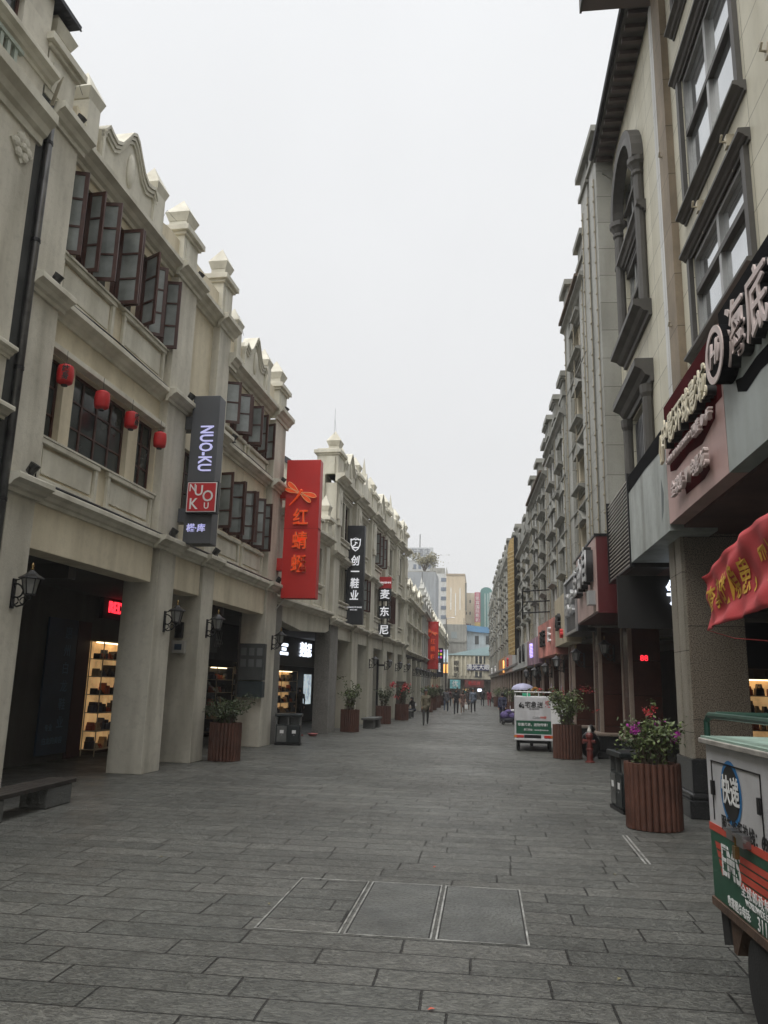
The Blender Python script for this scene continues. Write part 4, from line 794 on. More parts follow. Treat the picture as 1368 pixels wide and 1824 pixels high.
# shop hoardings along the receding arcade
def rsign(label,X,y0,y1,z0,z1,m,items,X1=None,frame=None):
    a=math.atan2(X-(X1 or X),y1-y0); h=thing('hoarding',label,'sign',(X,y0,0),a); w=y1-y0
    MB().box(0,.5,0,w,z0,z1).build('panel',m,h)
    if frame: f=MB(); f.box(-.06,0,0,.08,z0,z1).box(-.06,0,w-.08,w,z0,z1).box(-.06,0,.08,w-.08,z0,z0+.08).box(-.06,0,.08,w-.08,z1-.08,z1); f.build('frame',frame,h)
    for ch,sz,u,v,mm in items: txt(ch,sz,mm,h,(0,w*u,z0+(z1-z0)*v),-Y_,Z_,.05,.012)
    return h
WL=mat('white_letter',(.75,.75,.74),.5); RL=mat('red_letter',(.5,.03,.03),.5)
rsign('black photo panel hoarding with a pale frame after the dark red box',2.78,24.1,27.0,3.62,5.4,mat('photo_black',(.05,.05,.055),.4,.8,1.6),[('衣',.8,.3,.5,SILV),('品',.8,.7,.5,SILV)],2.74,SILV)
rsign('beige hoarding with a small black and red shop mark',2.74,27.1,30.6,3.45,5.15,mat('beige_panel',(.46,.40,.29),.6,.08,1,.2),[('小院',.6,.6,.45,INK),('♣',.3,.3,.2,RL)],2.68)
rsign('red and white hoarding with a figure cut out at its near end',2.68,30.7,36.0,3.2,4.6,mat('red_white_panel',(.5,.2,.17),.5,.7,.7),[('E',.8,.25,.55,WL),('百货',.7,.65,.5,INK)],2.4)
rsign('purple and pink picture hoarding with a lit blue edge',2.4,36.1,41.5,3.0,4.2,mat('pink_picture',(.35,.22,.28),.5,.6,1.1),[('鞋',.7,.5,.5,mat('lilac_lit',(.5,.4,1),.5,.05,emit=.8))],2.2)
rsign('long white hoarding with two big black characters',2.2,41.6,56.0,3.0,4.25,mat('white_panel',(.5,.51,.5),.6,.08,1,.15),[('衬',1.0,.35,.55,INK),('图',1.0,.15,.55,INK)],1.95)
rsign('pale pink hoarding beyond the long white one',1.95,56.1,68.0,3.0,4.3,PINKP,[('女装',.8,.5,.5,RL)],1.75)
rsign('orange hoarding with a glowing vertical tube',1.75,68.1,79.0,3.0,4.4,mat('orange_panel',(.5,.2,.06),.5,.2,1),[('▮',1.0,.1,.5,mat('orange_tube',(1,.45,.12),.5,.05,emit=1.2))],1.45)
rsign('dull grey hoarding near the end of the right hand arcade',1.45,79.1,105.0,3.0,4.3,mat('mixed_panel',(.25,.24,.22),.5,.6,.4),[('服饰',.8,.3,.5,WL),('鞋城',.8,.7,.5,WL)],.8)
t=thing('sign_bracket','thin projecting iron arms of a removed sign above the beige hoarding','bracket',(2.7,33,0)); f=MB()
for z in (5.9,5.45,5.0): f.tube([(0,0,z),(-1.1,.2,z-.05)],.03,5)
f.tube([(-1.1,.2,5.95),(-1.1,.2,4.7)],.04,5); f.build('arms',IRON,t)
# glowing signs inside the right arcade
t=thing('lit_sign','white glowing round character under the stone clad building','sign',(4.0,17,0)); txt('钟',.56,WNEON,t,(.05,0,3.9),X_,Z_,.02,.02); MB().box(-1.2,.9,.03,.1,3.2,4.3).build('backboard',DARK,t)
t=thing('shop_sign','black fascia with white letters deep in the right hand arcade','sign',(5.6,20,0)); MB().box(-.9,1.2,.02,.12,2.5,3.6).build('fascia',mat('black_gloss',(.012,.013,.016),.3),t); txt('B · 皮\n具\n鞋类',.26,WNEON,t,(-.1,0,3.0),X_,Z_,.01,.01)
t=goods_shelf('lit yellow goods shelf seen past the flowers in the right hand arcade',(6.35,21.5,0),R(-90),1.1,2.3,21,'the yellow lit shelf in the right hand arcade')
t=thing('lit_sign','tiny red glowing digits in the right hand arcade','sign',(3.97,20.6,2.72)); txt('88',.2,mat('red_neon',(1,.03,.05),.5,.02,emit=1.6),t,(0,0,0),X_,Z_,.004,.0)
for k,(y,z) in enumerate(((19.4,2.95),(22.75,2.95),(26.0,2.85),(29.6,2.75),(33.2,2.6),(37.0,2.5),(41.0,2.5))):
    X=[3.7,3.63,3.22,2.93,2.8,2.6,2.44][k]
    if k==0: continue
    wall_lantern((X-.05,y-.05,z),R(200),['','black wall lantern on the first red granite pier after the bin','black wall lantern on the second red granite pier, before the hydrant','black wall lantern on a red granite pier above the wooden planter','black wall lantern on a red granite pier behind the white cargo tricycle','smaller black wall lantern further along the red piers','smallest black wall lantern seen along the red piers'][k],'lanterns on the red granite piers')
# eave at the top of the picture
ev=thing('canopy','brown underside of a high eave at the upper right edge of the picture','canopy',(0,0,0)); MB().box(2.25,5.5,9.0,15.4,16.95,17.2).build('slab',mat('brown_eave',(.12,.095,.085),.8,.1,1),ev); MB().box(2.2,2.25,9,15.4,16.9,17.3).build('fascia',DTRIM,ev)
# ---------------------------------------------------------------- closing vista: end house, hill houses and towers
HZ=lambda c,k=.12:tuple(x*(1-k)+.5*k for x in c)
def win_grid(par,x0,x1,y,z0,z1,nx,nz,m=DGLASS,w=.5,h=.55,name='window'):
    dx=(x1-x0)/nx; dz=(z1-z0)/nz
    for i in range(nx):
        for j in range(nz):
            a=x0+i*dx+dx*(1-w)/2; c=z0+j*dz+dz*(1-h)/2
            MB().box(a,a+dx*w,y-.05,y+.05,c,c+dz*h).build(name,m,par)
CRM=mat('old_cream_render',(.62,.58,.46),.85,.1,.5,.3,rnd=False); CONC=mat('raw_concrete',(.33,.325,.295),.95,.2,.25,.4); BLUE=mat('blue_sheet',(.11,.25,.42),.6,.15,.3); PALEBL=mat('pale_blue_wall',(.47,.54,.58),.85,.1,.3,.2); TEAL=mat('teal_curtain_wall',(.09,.21,.20),.4,.1,.1); SKYB=mat('pale_turquoise_roof',(.34,.47,.49),.6,.1,.3)
eb=thing('corner_house','cream corner house with a pale turquoise roof closing the end of the street','building',(0,118,0))
f=MB().box(-9,3,0,9,2.9,6.3); f.build('wall',CRM,eb); MB().alongy([(-9,6.3),(3.2,6.3),(3.2,8.0),(-1,7.3),(-4.5,6.5),(-9,6.4)],-.3,9).build('roof',SKYB,eb)
for k in range(9): MB().box(-5.2+k*.62,-5.02+k*.62,-.25,0,3.3,6.2).build('fin',CRM,eb)
MB().box(-1.2,.2,-.08,.02,5.15,6.2).build('window',DGLASS,eb); MB().box(-1.3,-.3,-.08,.02,3.15,3.9).build('window',DGLASS,eb)
MB().box(-9,3,.6,1.2,0,2.9).build('shop_front',mat('dim_shop_front2',(.10,.075,.05),.6,.7,.8),eb); MB().box(-9,3,-.6,0,2.72,2.9).build('canopy_edge',DARK,eb)
def fsign(label,x0,x1,y,z0,z1,m,text='',sz=.8,lm=None,vert=False):
    h=thing('shop_sign',label,'sign',(x0,y,0)); MB().box(0,x1-x0,0,.25,z0,z1).build('panel',m,h)
    if text:
        if vert:
            n=len(text)
            for i,ch in enumerate(text): txt(ch,sz,lm,h,((x1-x0)/2,0,z1-(z1-z0)*(i+.5)/n),X_,Z_,.02,.01)
        else: txt(text,sz,lm,h,((x1-x0)/2,0,(z0+z1)/2),X_,Z_,.02,.015)
    return h
NAVY=mat('navy_panel',(.03,.035,.12),.5,.1,1)
fsign('navy optician sign with white characters on the corner house',-2.4,1.6,117.7,4.15,5.0,NAVY,'清光大眼镜',.85,WL); fsign('vertical dark lettering on the cream corner house',-4.4,-3.6,117.7,2.95,5.5,CRM,'眼镜城',.8,INK,True)
fsign('turquoise lit shop sign at street end',-4.9,-3.4,117.3,1.5,2.75,mat('turquoise_lit',(.16,.40,.43),.5,.5,2,emit=.06),'优',.9,WL); fsign('dark red shop sign at street end',-2.8,.0,117.3,1.75,2.75,mat('maroon_panel',(.13,.03,.025),.5,.2,1),'老凤祥',.6,RL)
fsign('small white glowing sign under the dark red one',-.9,-.3,117.0,1.15,1.55,WNEON)
fsign('warm lit doorway panel at street end',-3.0,-2.2,117.4,.2,1.5,mat('warm_lit_door',(.8,.5,.2),.6,.4,2,emit=.2))
# hill houses
c=thing('house','raw concrete house block above the corner house','building',(0,138,0)); MB().box(-7,-3,0,10,3,12.3).build('wall',CONC,c); MB().box(-7.1,-2.9,-.15,.0,9.2,9.5).build('slab_edge',CONC,c)
MB().box(-5.6,-4.6,-.05,.03,9.9,11).build('window',mat('pale_window',(.3,.34,.34),.3),c); MB().tube([(-3.4,-.1,12.3),(-3.4,-.1,13.4)],.04,4).build('antenna',IRON,c)
f=MB()
for k in range(5): f.box(-3.3+k*.02,-3.2,-.08,0,3.5+k*1.6,4.2+k*1.6)
c=thing('house','blue roofed pale house up the slope','building',(0,143,0)); MB().box(-3.2,4,0,9,3,11.6).build('wall',PALEBL,c); MB().alongy([(-3.4,11.5),(4,10.9),(4,11.9),(-3.4,12.6)],-.5,9.5).build('roof',BLUE,c); win_grid(c,-2.2,3.6,-.02,8.9,11,3,1,DGLASS,.35,.7)
MB().box(-3.1,4,-.3,-.02,5.8,7.6).build('blue_awning',BLUE,c)
c=thing('house','low jumble of sheds with green netting on the slope','building',(0,130,0)); MB().box(-7,4,0,6,2,6.9).build('wall',mat('shed_mix',(.25,.24,.22),.9,.5,.5,.3),c); MB().box(-6.5,-2.4,-.3,0,6.0,6.9).build('netting',mat('green_netting',(.09,.22,.15),.9,.3,1),c); MB().box(-2.2,3,-.2,0,7.0,7.12).build('sheet_roof',mat('pale_sheet',(.4,.42,.42),.6),c); MB().box(-2,3,.1,5,6.9,7.0).build('slab',CONC,c)
c=thing('apartment_tower','tan windowless tower with three thin white light slots','building',(0,170,0)); MB().box(-8.0,-4.0,0,14,0,25.2).build('wall',TAN,c); MB().box(-8.05,-3.95,-.1,14.1,25.2,25.6).build('roof_edge',mat('tan_edge',(.35,.28,.2),.8),c)
SLOT=mat('white_slot',(.75,.76,.75),.5)
for x,a,b in ((-7.0,17.8,22.6),(-6.0,16.6,21.4),(-5.05,17.8,22.5)): MB().box(x-.09,x+.09,-.06,0,a,b).build('light_slot',SLOT,c)
MB().box(-3.99,-3.7,3,4,18,24).build('side_vent',CONC,c)
c=thing('apartment_tower','pale cream tower with a small side window behind the tan tower','building',(0,180,0)); MB().box(-4.6,1.5,0,14,0,22.6).build('wall',mat('pale_peach_render',(.66,.60,.49),.9,.05,.05,.1),c); win_grid(c,-4.4,-2.6,-.02,14,22,2,3,DGLASS,.3,.25); MB().box(-4.4,-3.3,-.2,0,13.6,15.6).build('maroon_box',mat('maroon_panel',(.13,.03,.025),.5,.2,1),c)
t=fsign('tall pink vertical sign with white characters on the cream tower',-2.0,-.75,177.6,15.8,22.5,mat('magenta_panel',(.46,.12,.18),.6,.1,.3),'⊙凯宾国际影城',.92,WL,True); MB().box(0,1.25,-.02,.25,14.2,15.8).build('yellow_foot',mat('yellow_panel',(.5,.38,.15),.6),t)
c=thing('tower','teal tower with a rounded top beside the pink vertical sign','building',(0,177.9,0)); f=MB(); f.alongy([(-.75,0),(2.0,0),(2.0,22.6)]+[(.6+1.35*math.cos(math.pi*i/10),22.6+1.1*math.sin(math.pi*i/10)) for i in range(11)]+[(-.75,22.6)],0,8); f.build('wall',TEAL,c)
for x in (.3,.95): MB().box(x-.05,x+.05,-.06,0,14,22.3).build('white_line',SLOT,c)
MB().box(1.3,2.2,-.1,0,10,22.5).build('white_side',mat('white_render',(.5,.52,.52),.8),c)
c=thing('apartment_tower','white and grey tower half hidden by the left row, banded with windows','building',(0,190,0)); MB().box(-13.5,-8.6,0,10,0,28.4).build('wall',mat('grey_white_render',(.56,.57,.57),.9,.1,.1,.2),c); MB().box(-13,-9.4,.2,3,28.4,29.8).build('roof_room',CONC,c); MB().pyr(-9.2,-8.6,.2,.9,28.4,30.2).build('roof_spike',CONC,c); win_grid(c,-10.4,-8.8,-.02,10,28,1,8,mat('blue_band',(.14,.17,.22),.3),.8,.4)
c=thing('grey_block','plain grey clad block rising behind the far left arcade','building',(0,130,0)); MB().box(-16,-7.9,0,9,0,20.3).build('wall',SLATE,c); MB().box(-10.2,-10.1,-.04,0,5,20.3).build('panel_joint',DTRIM,c); MB().box(-15.9,-7.95,.1,8.9,20.3,20.5).build('roof',CONC,c)
c=thing('hotel_tower','distant hotel block with rooftop characters above the roof tree','building',(0,220,0)); MB().box(-26,-14.0,0,12,0,36.2).build('wall',mat('hazy_white',(.45,.46,.46),.9,.05,.1,.1),c); f=MB(); f.box(-26,-14.1,0,.3,36.3,40).box(-26,-13.9,-.1,.4,36.2,36.5); f.build('sign_board',mat('pale_lattice',(.5,.52,.53),.7,.1,.5),c); txt('新特国际酒店',2.5,mat('grey_letter',(.2,.21,.24),.6),c,(-20.4,0,38.4),X_,Z_,.05,.03,.72); MB().tube([(-18,1,40),(-18,1,44)],.12,4).build('mast',IRON,c); win_grid(c,-20,-14.4,-.02,24,36,4,4,mat('blue_band',(.14,.17,.22),.3),.6,.45)
pl_=thing('lamp_post','slim grey pole at the far end of the left arcade','pole',(-3.85,82,0)); f=MB().tube([(0,0,0),(0,0,8.8)],[.09,.05],8); f.build('post',ALU,pl_); MB().tube([(0,0,8.6),(.5,-.1,8.8),(.9,-.2,8.75)],.03,5).build('arm',ALU,pl_)
# leaves
def leaf_mesh(name,pts,size,seed,m,parent,flat=.5,asp=.55):
    r=random.Random(seed); mb=MB()
    for p in pts:
        s=size*r.uniform(.6,1.25); a=r.uniform(0,6.28); t=r.uniform(-1.1,1.1)*flat
        d=Vector((math.cos(a)*math.cos(t),math.sin(a)*math.cos(t),math.sin(t))); n_=d.cross(Vector((r.uniform(-1,1),r.uniform(-1,1),r.uniform(.2,1)))).normalized(); q=d.cross(n_)
        p=Vector(p); w=n_*s*asp*.5
        mb.add([p,p+d*s*.45+w+q*s*.06,p+d*s,p+d*s*.45-w+q*s*.06],[(0,1,2,3)])
    return mb.build(name,m,parent,merge=False,fix=False)
def leafmat(name,c1,c2,rough=.5):
    m=bpy.data.materials.new(name); m.use_nodes=True; n=m.node_tree.nodes; l=m.node_tree.links.new; p=n['Principled BSDF']; p.inputs['Roughness'].default_value=rough
    tc_=n.new('ShaderNodeTexCoord'); z=n.new('ShaderNodeTexNoise'); z.inputs['Scale'].default_value=9; l(tc_.outputs['Object'],z.inputs['Vector']); g=n.new('ShaderNodeNewGeometry')
    ad=n.new('ShaderNodeMath'); ad.operation='ADD'; l(z.outputs['Fac'],ad.inputs[0]); mm=n.new('ShaderNodeMath'); mm.operation='MULTIPLY'; mm.inputs[1].default_value=.6; l(g.outputs['Random Per Island'],mm.inputs[0]); l(mm.outputs[0],ad.inputs[1])
    r=n.new('ShaderNodeValToRGB'); r.color_ramp.elements[0].position=.45; r.color_ramp.elements[1].position=1.0; r.color_ramp.elements[0].color=(*c1,1); r.color_ramp.elements[1].color=(*c2,1); l(ad.outputs[0],r.inputs[0]); l(r.outputs[0],p.inputs['Base Color'])
    p.inputs['Transmission Weight'].default_value=0; return m
LEAF=leafmat('green_leaf',(.035,.06,.02),(.13,.17,.055)); LEAFD=leafmat('dark_leaf',(.022,.038,.016),(.07,.095,.035)); REDF=leafmat('red_bract',(.35,.02,.03),(.6,.06,.07),.6); PURF=leafmat('purple_bract',(.33,.015,.27),(.62,.07,.50),.6); DRYL=leafmat('dry_leaf',(.12,.11,.06),(.28,.25,.14)); ORF=leafmat('orange_bract',(.4,.06,.03),(.6,.14,.08),.6)
STEM=mat('woody_stem',(.07,.05,.035),.8,.3,8)
rt_=thing('roof_tree','bushy pale olive tree growing on the roof of the grey block','tree',(-9.9,131.2,20.45)); r=random.Random(3); pts=[]
f=MB()
for k in range(9):
    a=r.uniform(0,6.28); e=(1.5*math.cos(a),.8*math.sin(a),r.uniform(1.4,2.9)); f.tube([(0,0,0),(e[0]*.4,e[1]*.4,e[2]*.6),e],[.1,.06,.02],5)
    for q in range(150):
        v=Vector((r.gauss(0,1),r.gauss(0,1),r.gauss(0,1))).normalized()*r.random()**.4; pts.append((e[0]+v.x*.95,e[1]+v.y*.8,e[2]+v.z*.7))
for q in range(60): a=r.uniform(0,6.28); pts.append((r.gauss(.6,1.6),r.gauss(0,.6),r.uniform(.6,3.4)))
f.build('trunk',STEM,rt_); leaf_mesh('crown',pts,.34,4,DRYL,rt_,1.)
hill=struct(MB().loft([[(-60,124+k*14,0),(-60,124+k*14,min(k*1.5,9)),(60,124+k*14,min(k*1.5,9)),(60,124+k*14,0)] for k in range(9)]).build('hill',mat('slope',(.09,.10,.06),.95,.3,.2)))
t=thing('slope_bush','dark green bush beside the blue roofed house','bush',(-.6,141,6.2)); r=random.Random(8); leaf_mesh('foliage',[(r.gauss(0,.7),r.gauss(0,.5),abs(r.gauss(.6,.5))) for k in range(400)],.3,5,LEAFD,t,1.); MB().tube([(0,0,-1),(0,0,.6)],.08,5).build('stem',STEM,t)
hz=MB().box(-110,110,-30,300,-1.7,46).build('haze',None)
hm=bpy.data.materials.new('haze_air'); hm.use_nodes=True; n=hm.node_tree.nodes; n.clear(); ho=n.new('ShaderNodeOutputMaterial'); pv=n.new('ShaderNodeVolumePrincipled'); pv.inputs['Density'].default_value=.0009; pv.inputs['Color'].default_value=(.95,.95,.95,1); hm.node_tree.links.new(pv.outputs[0],ho.inputs['Volume']); hz.data.materials.append(hm); hz['kind']='stuff'
# ---------------------------------------------------------------- blade signs over the left pavement
REDS=mat('red_sign_panel',(.52,.018,.014),.45,.06,1,.06); REDL=mat('orange_red_letter',(.75,.08,.015),.35,.08,4,emit=.22); GOLDE=mat('pale_gold_edge',(.85,.55,.25),.35,.1,6); GREYS=mat('charcoal_sign',(.085,.09,.10),.5,.06,1.2,.06); LILAC=mat('lilac_lit_letter',(.58,.58,.95),.5,.03,emit=.35); CHAR=mat('black_sign',(.022,.025,.03),.5,.08,1.2,.05)
def blade(label,x0,x1,y,z0,z1,d,m,arms,am,wallx,skew=0.):
    h=thing('blade_sign',label,'sign',(0,y,0)); b=MB()
    b.box(x0,x1,0,d,z0,z1); b.build('panel',m,h,bevel=.015)
    for z,th in arms: MB().box(wallx,x0,.05,d-.05,z-th,z+th).build('arm',am,h)
    return h
g=blade('charcoal blade sign with lilac letters running down and a red square badge',-6.80,-6.14,16.9,4.95,8.5,.42,GREYS,[(7.85,.16),(5.62,.16)],GREYS,-7.3)
txt('NUO-KU',.44,LILAC,g,(-6.42,-.0,7.2),-Z_,X_,.012,.008,.62,space=1.05); txt('楉·库',.2,LILAC,g,(-6.5,0,5.3),X_,Z_,.01,.003)
MB().box(-6.72,-5.98,-.16,-.01,5.62,6.36).build('badge_box',IRON,g); MB().box(-6.695,-6.005,-.19,-.161,5.645,6.335).build('badge_edge',WL,g); BR=mat('badge_red',(.42,.02,.025),.5,.05,2,emit=.05); MB().box(-6.675,-6.025,-.2,-.191,5.665,6.315).build('badge_face',BR,g)
for ch,s,x,z in (('N',.24,-6.57,6.2),('U',.34,-6.42,6.13),('O',.36,-6.2,6.0),('K',.36,-6.53,5.82),('U',.2,-6.22,5.78)): txt(ch,s,WL,g,(x,-.2,z),X_,Z_,.004,.004,.9)
rd=blade('tall red blade sign with an orange dragonfly emblem and three raised characters',-6.47,-5.33,24.6,4.55,9.15,.42,REDS,[(8.05,.2),(5.65,.2)],REDS,-6.9)
MB().box(-6.49,-5.31,.0,.44,6.82,6.83).build('panel_seam',mat('dark_red_seam',(.2,.01,.01),.6),rd)
def dragonfly(par,cx,cz,s,y,mface,medge):
    def wing(a,l,w_,ox,oz):
        d=Vector((math.cos(a),0,math.sin(a))); q=Vector((-d.z,0,d.x)); pts=[]
        for t,k in ((0,.12),(.25,.55),(.55,1),(.8,.95),(.95,.5),(1,.0)): pts.append(Vector((cx+ox*s,y,cz+oz*s))+d*l*s*t+q*w_*s*k*.5)
        for t,k in ((.95,.5),(.8,.8),(.5,.7),(.25,.35)): pts.append(Vector((cx+ox*s,y,cz+oz*s))+d*l*s*t-q*w_*s*k*.5)
        return pts
    f=MB(); e=MB()
    for a,l,w_,ox,oz in ((R(140),.62,.2,-.03,.05),(R(163),.62,.17,-.04,-.0),(R(-14),.66,.2,.06,.0),(R(-38),.56,.18,.03,-.05)):
        p=wing(a,l,w_,ox,oz); f.loft([[tuple(v) for v in p],[tuple(v+Vector((0,-.08,0))) for v in p]])
        q=[v+Vector((0,-.085,0)) for v in p]; e.tube([tuple(v) for v in q+[q[0]]],.011*s,5)
    f.tube([(cx+.1*s,y-.06,cz+.14*s),(cx,y-.06,cz),(cx-.12*s,y-.06,cz-.2*s),(cx-.3*s,y-.06,cz-.4*s),(cx-.42*s,y-.06,cz-.52*s)],[.05*s,.06*s,.045*s,.03*s,.025*s],6); f.ball((cx+.06*s,y-.06,cz+.1*s),.07*s,8,5)
    f.build('emblem',mface,par); e.build('emblem_edge',medge,par)
dragonfly(rd,-5.98,8.0,.80,0,REDL,GOLDE)
def raised(ch,s,par,x,z,d=.06): txt(ch,s,GOLDE,par,(x,-.0,z),X_,Z_,d/2,.022,.85,'letter_side'); txt(ch,s,REDL,par,(x,-d,z),X_,Z_,.006,.02,.85)
for ch,z in (('红',7.15),('蜻',6.38),('蜓',5.62)): raised(ch,.6,rd,-5.92,z)
MB().tube([(-6.9,.2,3.9),(-6.35,.15,4.55)],.018,5).build('stay_wire',mat('white_cable',(.5,.5,.48),.6),rd)
bk=blade('tall black blade sign with a white shield crest and four white characters',-6.10,-5.32,34.5,4.48,8.92,.4,CHAR,[(8.1,.06),(6.9,.06),(5.2,.06)],IRON,-6.6)
WE=mat('white_lit_letter',(.85,.86,.9),.5,.03,emit=.35)
for ch,z in (('创',7.28),('一',6.78),('鞋',6.26),('业',5.72)): txt(ch,.48,WE,bk,(-5.72,0,z),X_,Z_,.02,.02,.85,shear=.1)
f=MB(); sh=[(-.22,.25),(-.16,.2),(-.06,.24),(0,.2),(.06,.24),(.16,.2),(.22,.25),(.2,-.02),(.12,-.2),(0,-.3),(-.12,-.2),(-.2,-.02)]
f.tube([(-5.72+x,-.02,8.05+z) for x,z in sh]+[(-5.72+sh[0][0],-.02,8.05+sh[0][1])],.028,5); f.tube([(-5.85,-.02,7.95),(-5.72,-.02,8.05),(-5.74,-.02,8.15),(-5.64,-.02,8.1)],.03,5); f.tube([(-5.86,-.02,7.9),(-5.58,-.02,7.9)],.03,5)
for k in range(5): f.ball((-5.84+k*.06,-.02,8.3+.02*(2-abs(k-2))),.02,6,4)
f.build('crest',WE,bk); txt("CHUANGYI'S SHOE",.085,WE,bk,(-5.72,0,5.22),X_,Z_,.008,.005); txt('SINCE  2003',.06,WE,bk,(-5.72,0,5.11),X_,Z_,.008,.004)
md=thing('box_sign','stacked sign of one red box and three black boxes with white characters','sign',(0,42,0)); 
for k,(ch,z) in enumerate((('麦',6.62),('东',5.69),('尼',4.72))):
    MB().box(-5.59,-4.97,0,.3,z-.32,z+.33).build('black_box',CHAR,md,bevel=.01); txt(ch,.54,WE,md,(-5.28,0,z),X_,Z_,.02,.014)
MB().box(-5.58,-4.95,0,.3,6.98,7.6).build('red_box',BR,md,bevel=.01); txt('MAKENNI',.14,WE,md,(-5.265,0,7.28),X_,Z_,.01,.006)
f=MB()
for x in (-5.42,-5.14): f.box(x-.03,x+.03,.08,.2,4.4,7.0)
f.build('rail',IRON,md)
for z in (7.12,4.85): MB().tube([(-5.95,.15,z),(-5.58,.15,z)],.04,6).tube([(-5.95,.15,z-.25),(-5.62,.15,z-.03)],.02,5).build('arm',IRON,md)
r2=blade('second, smaller and farther red blade sign with the orange dragonfly',-4.92,-3.97,70,3.28,7.42,.4,REDS,[(6.4,.15),(4.3,.15)],REDS,-5.2)
dragonfly(r2,-4.5,6.45,.66,0,REDL,GOLDE)
for ch,z in (('红',5.65),('蜻',5.0),('蜓',4.3)): raised(ch,.5,r2,-4.45,z,.06)
b2_=blade('small dark blade sign with coloured dots and white letters past the second red sign',-4.5,-3.9,77,2.7,5.45,.3,mat('navy_sign',(.016,.02,.035),.5,.1,2),[(5,.05)],IRON,-5.0)
for i,c in enumerate(((.8,.2,.05),(.5,.1,.6),(.1,.5,.15),(.7,.6,.05),(.1,.3,.7),(.6,.05,.3))): MB().ball((-4.35+(i%2)*.26,-.02,5.15-(i//2)*.3),(.1,.03,.11),8,5).build('dot',mat('dot_colour_'+'abcdef'[i],c,.5,.02,emit=.5),b2_)
txt('oonui',.36,WE,b2_,(-4.2,0,3.6),-Z_,X_,.01,.01)
sg=thing('shop_sign','small white and orange lit sign boxes beyond the dark blade sign','sign',(0,84,0)); MB().box(-4.2,-3.75,0,.3,4.3,5.6).build('white_box',mat('cool_lightbox',(.55,.65,.8),.5,.5,3,emit=.55),sg); MB().box(-4.2,-3.75,0,.3,3.2,4.1).build('orange_box',mat('orange_tube',(1,.45,.12),.5,.05,emit=1.2),sg); MB().box(-4.9,-4.2,.1,.2,3.3,5.5).build('backing',IRON,sg)
ps_=thing('notice_post','black post with a dark hanging board between the olive piers','post',(-5.6,42.2,0)); MB().tube([(0,0,0),(0,0,3.2)],.06,8).build('post',IRON,ps_); MB().box(-.02,.35,-.03,.03,2.85,2.95).build('arm',IRON,ps_)
pn=thing('notice_board','dark brown notice slab standing behind the red flowers','board',(-4.85,47.3,0)); MB().box(-.28,.28,-.05,.05,.2,2.1).build('slab',mat('dark_brown_board',(.06,.05,.04),.6,.3,3),pn,bevel=.01); MB().box(-.32,.32,-.15,.15,0,.2).build('foot',BLKST,pn)

# ---------------------------------------------------------------- red cloth banner
BN=mat('red_cloth',(.46,.05,.055),.7,.06,2,0,.1,60); YL=mat('yellow_print',(.62,.36,.05),.7,.08,6)
bt=thing('cloth_banner','red cloth banner with yellow characters stretched before the granite pier','banner',(0,0,0)); f=MB(); rows,cols=16,70
def bpos(u,v): # u along, v down
    y=8.28-u*3.2; zt=3.08+.22*math.sin(min(u*1.6,1)*1.57)+.0*u; zb=2.55+.06*u
    z=zt+(zb-zt)*v; x=2.2-.05*u+.018*math.sin(u*15+v*2.5)*(.4+v)*.8+.012*math.sin(u*41-v*7)+.014*math.sin(v*13+u*23)*(1-u*.5)+.05*math.sin(v*3.1)+.02*math.sin(v*9+u*6); return (x,y,z)
vs_=[bpos(i/cols,j/rows) for j in range(rows+1) for i in range(cols+1)]
f.add(vs_,[(j*(cols+1)+i,j*(cols+1)+i+1,(j+1)*(cols+1)+i+1,(j+1)*(cols+1)+i) for j in range(rows) for i in range(cols)])
bo=f.build('cloth',BN,bt,smooth=True,fix=False); sm=bo.modifiers.new('thick','SOLIDIFY'); sm.thickness=.006; sm.offset=0
for k,ch in enumerate('清查事故隐患，严控安全'):
    u=-.07+k*.082
    if u<.0: continue
    m_=txt(ch,.30,YL,bt,(0,0,0),X_,Z_,.0008,.01,.75,'lettering')
    for v_ in m_.data.vertices:
        uu=u+.045+v_.co.x/3.2; vv=.52-v_.co.z/.62; p=bpos(max(0,min(1,uu)),max(0,min(1,vv))); v_.co=Vector((p[0]-.012+v_.co.y*.2,p[1],p[2]))
MB().tube([bpos(0,0),(2.6,8.6,3.3),(3.4,9.2,3.6)],.004,4).tube([bpos(0,1),(2.6,8.7,2.5),(3.5,9.4,2.5)],.004,4).build('tie_cord',mat('red_cord',(.3,.03,.03),.8),bt)

# ---------------------------------------------------------------- planters and their plants
PLW=mat('planter_timber',(.095,.038,.024),.6,.3,3,.3,.2,40); SOIL=mat('soil',(.03,.024,.018),.95,.4,10,0,.4,30)
PL=None
def planter(loc,label,sc=1.,rz=0.):
    global PL
    if PL is None:
        PL=t=thing('planter',label,'planter',loc,rz,'slatted timber planters'); f=MB(); n=26; r0=.37
        for k in range(n):
            a=2*math.pi*k/n; f.T=Matrix.Rotation(a,4,'Z')@Matrix.Translation((.355,0,0)); w=.041
            f.alongz([(-.02,-w),(.004,-w)]+[(.004+.04*math.sin(math.pi*q/6),-w*math.cos(math.pi*q/6)) for q in range(1,6)]+[(.004,w),(-.02,w)],.012,.915-(.008 if k%3==1 else 0))
        f.T=None; f.build('slats',PLW,t); MB().lathe(0,0,[(.35,.01),(.35,.86)],24).build('liner',mat('black_liner',(.02,.016,.012),.8),t)
        f=MB(); f.lathe(0,0,[(.3,.87),(.345,.885),(.345,.862)],20); f.build('soil',SOIL,t); t.scale=(sc,)*3; return t
    return dup(PL,loc,rz,label,sc)
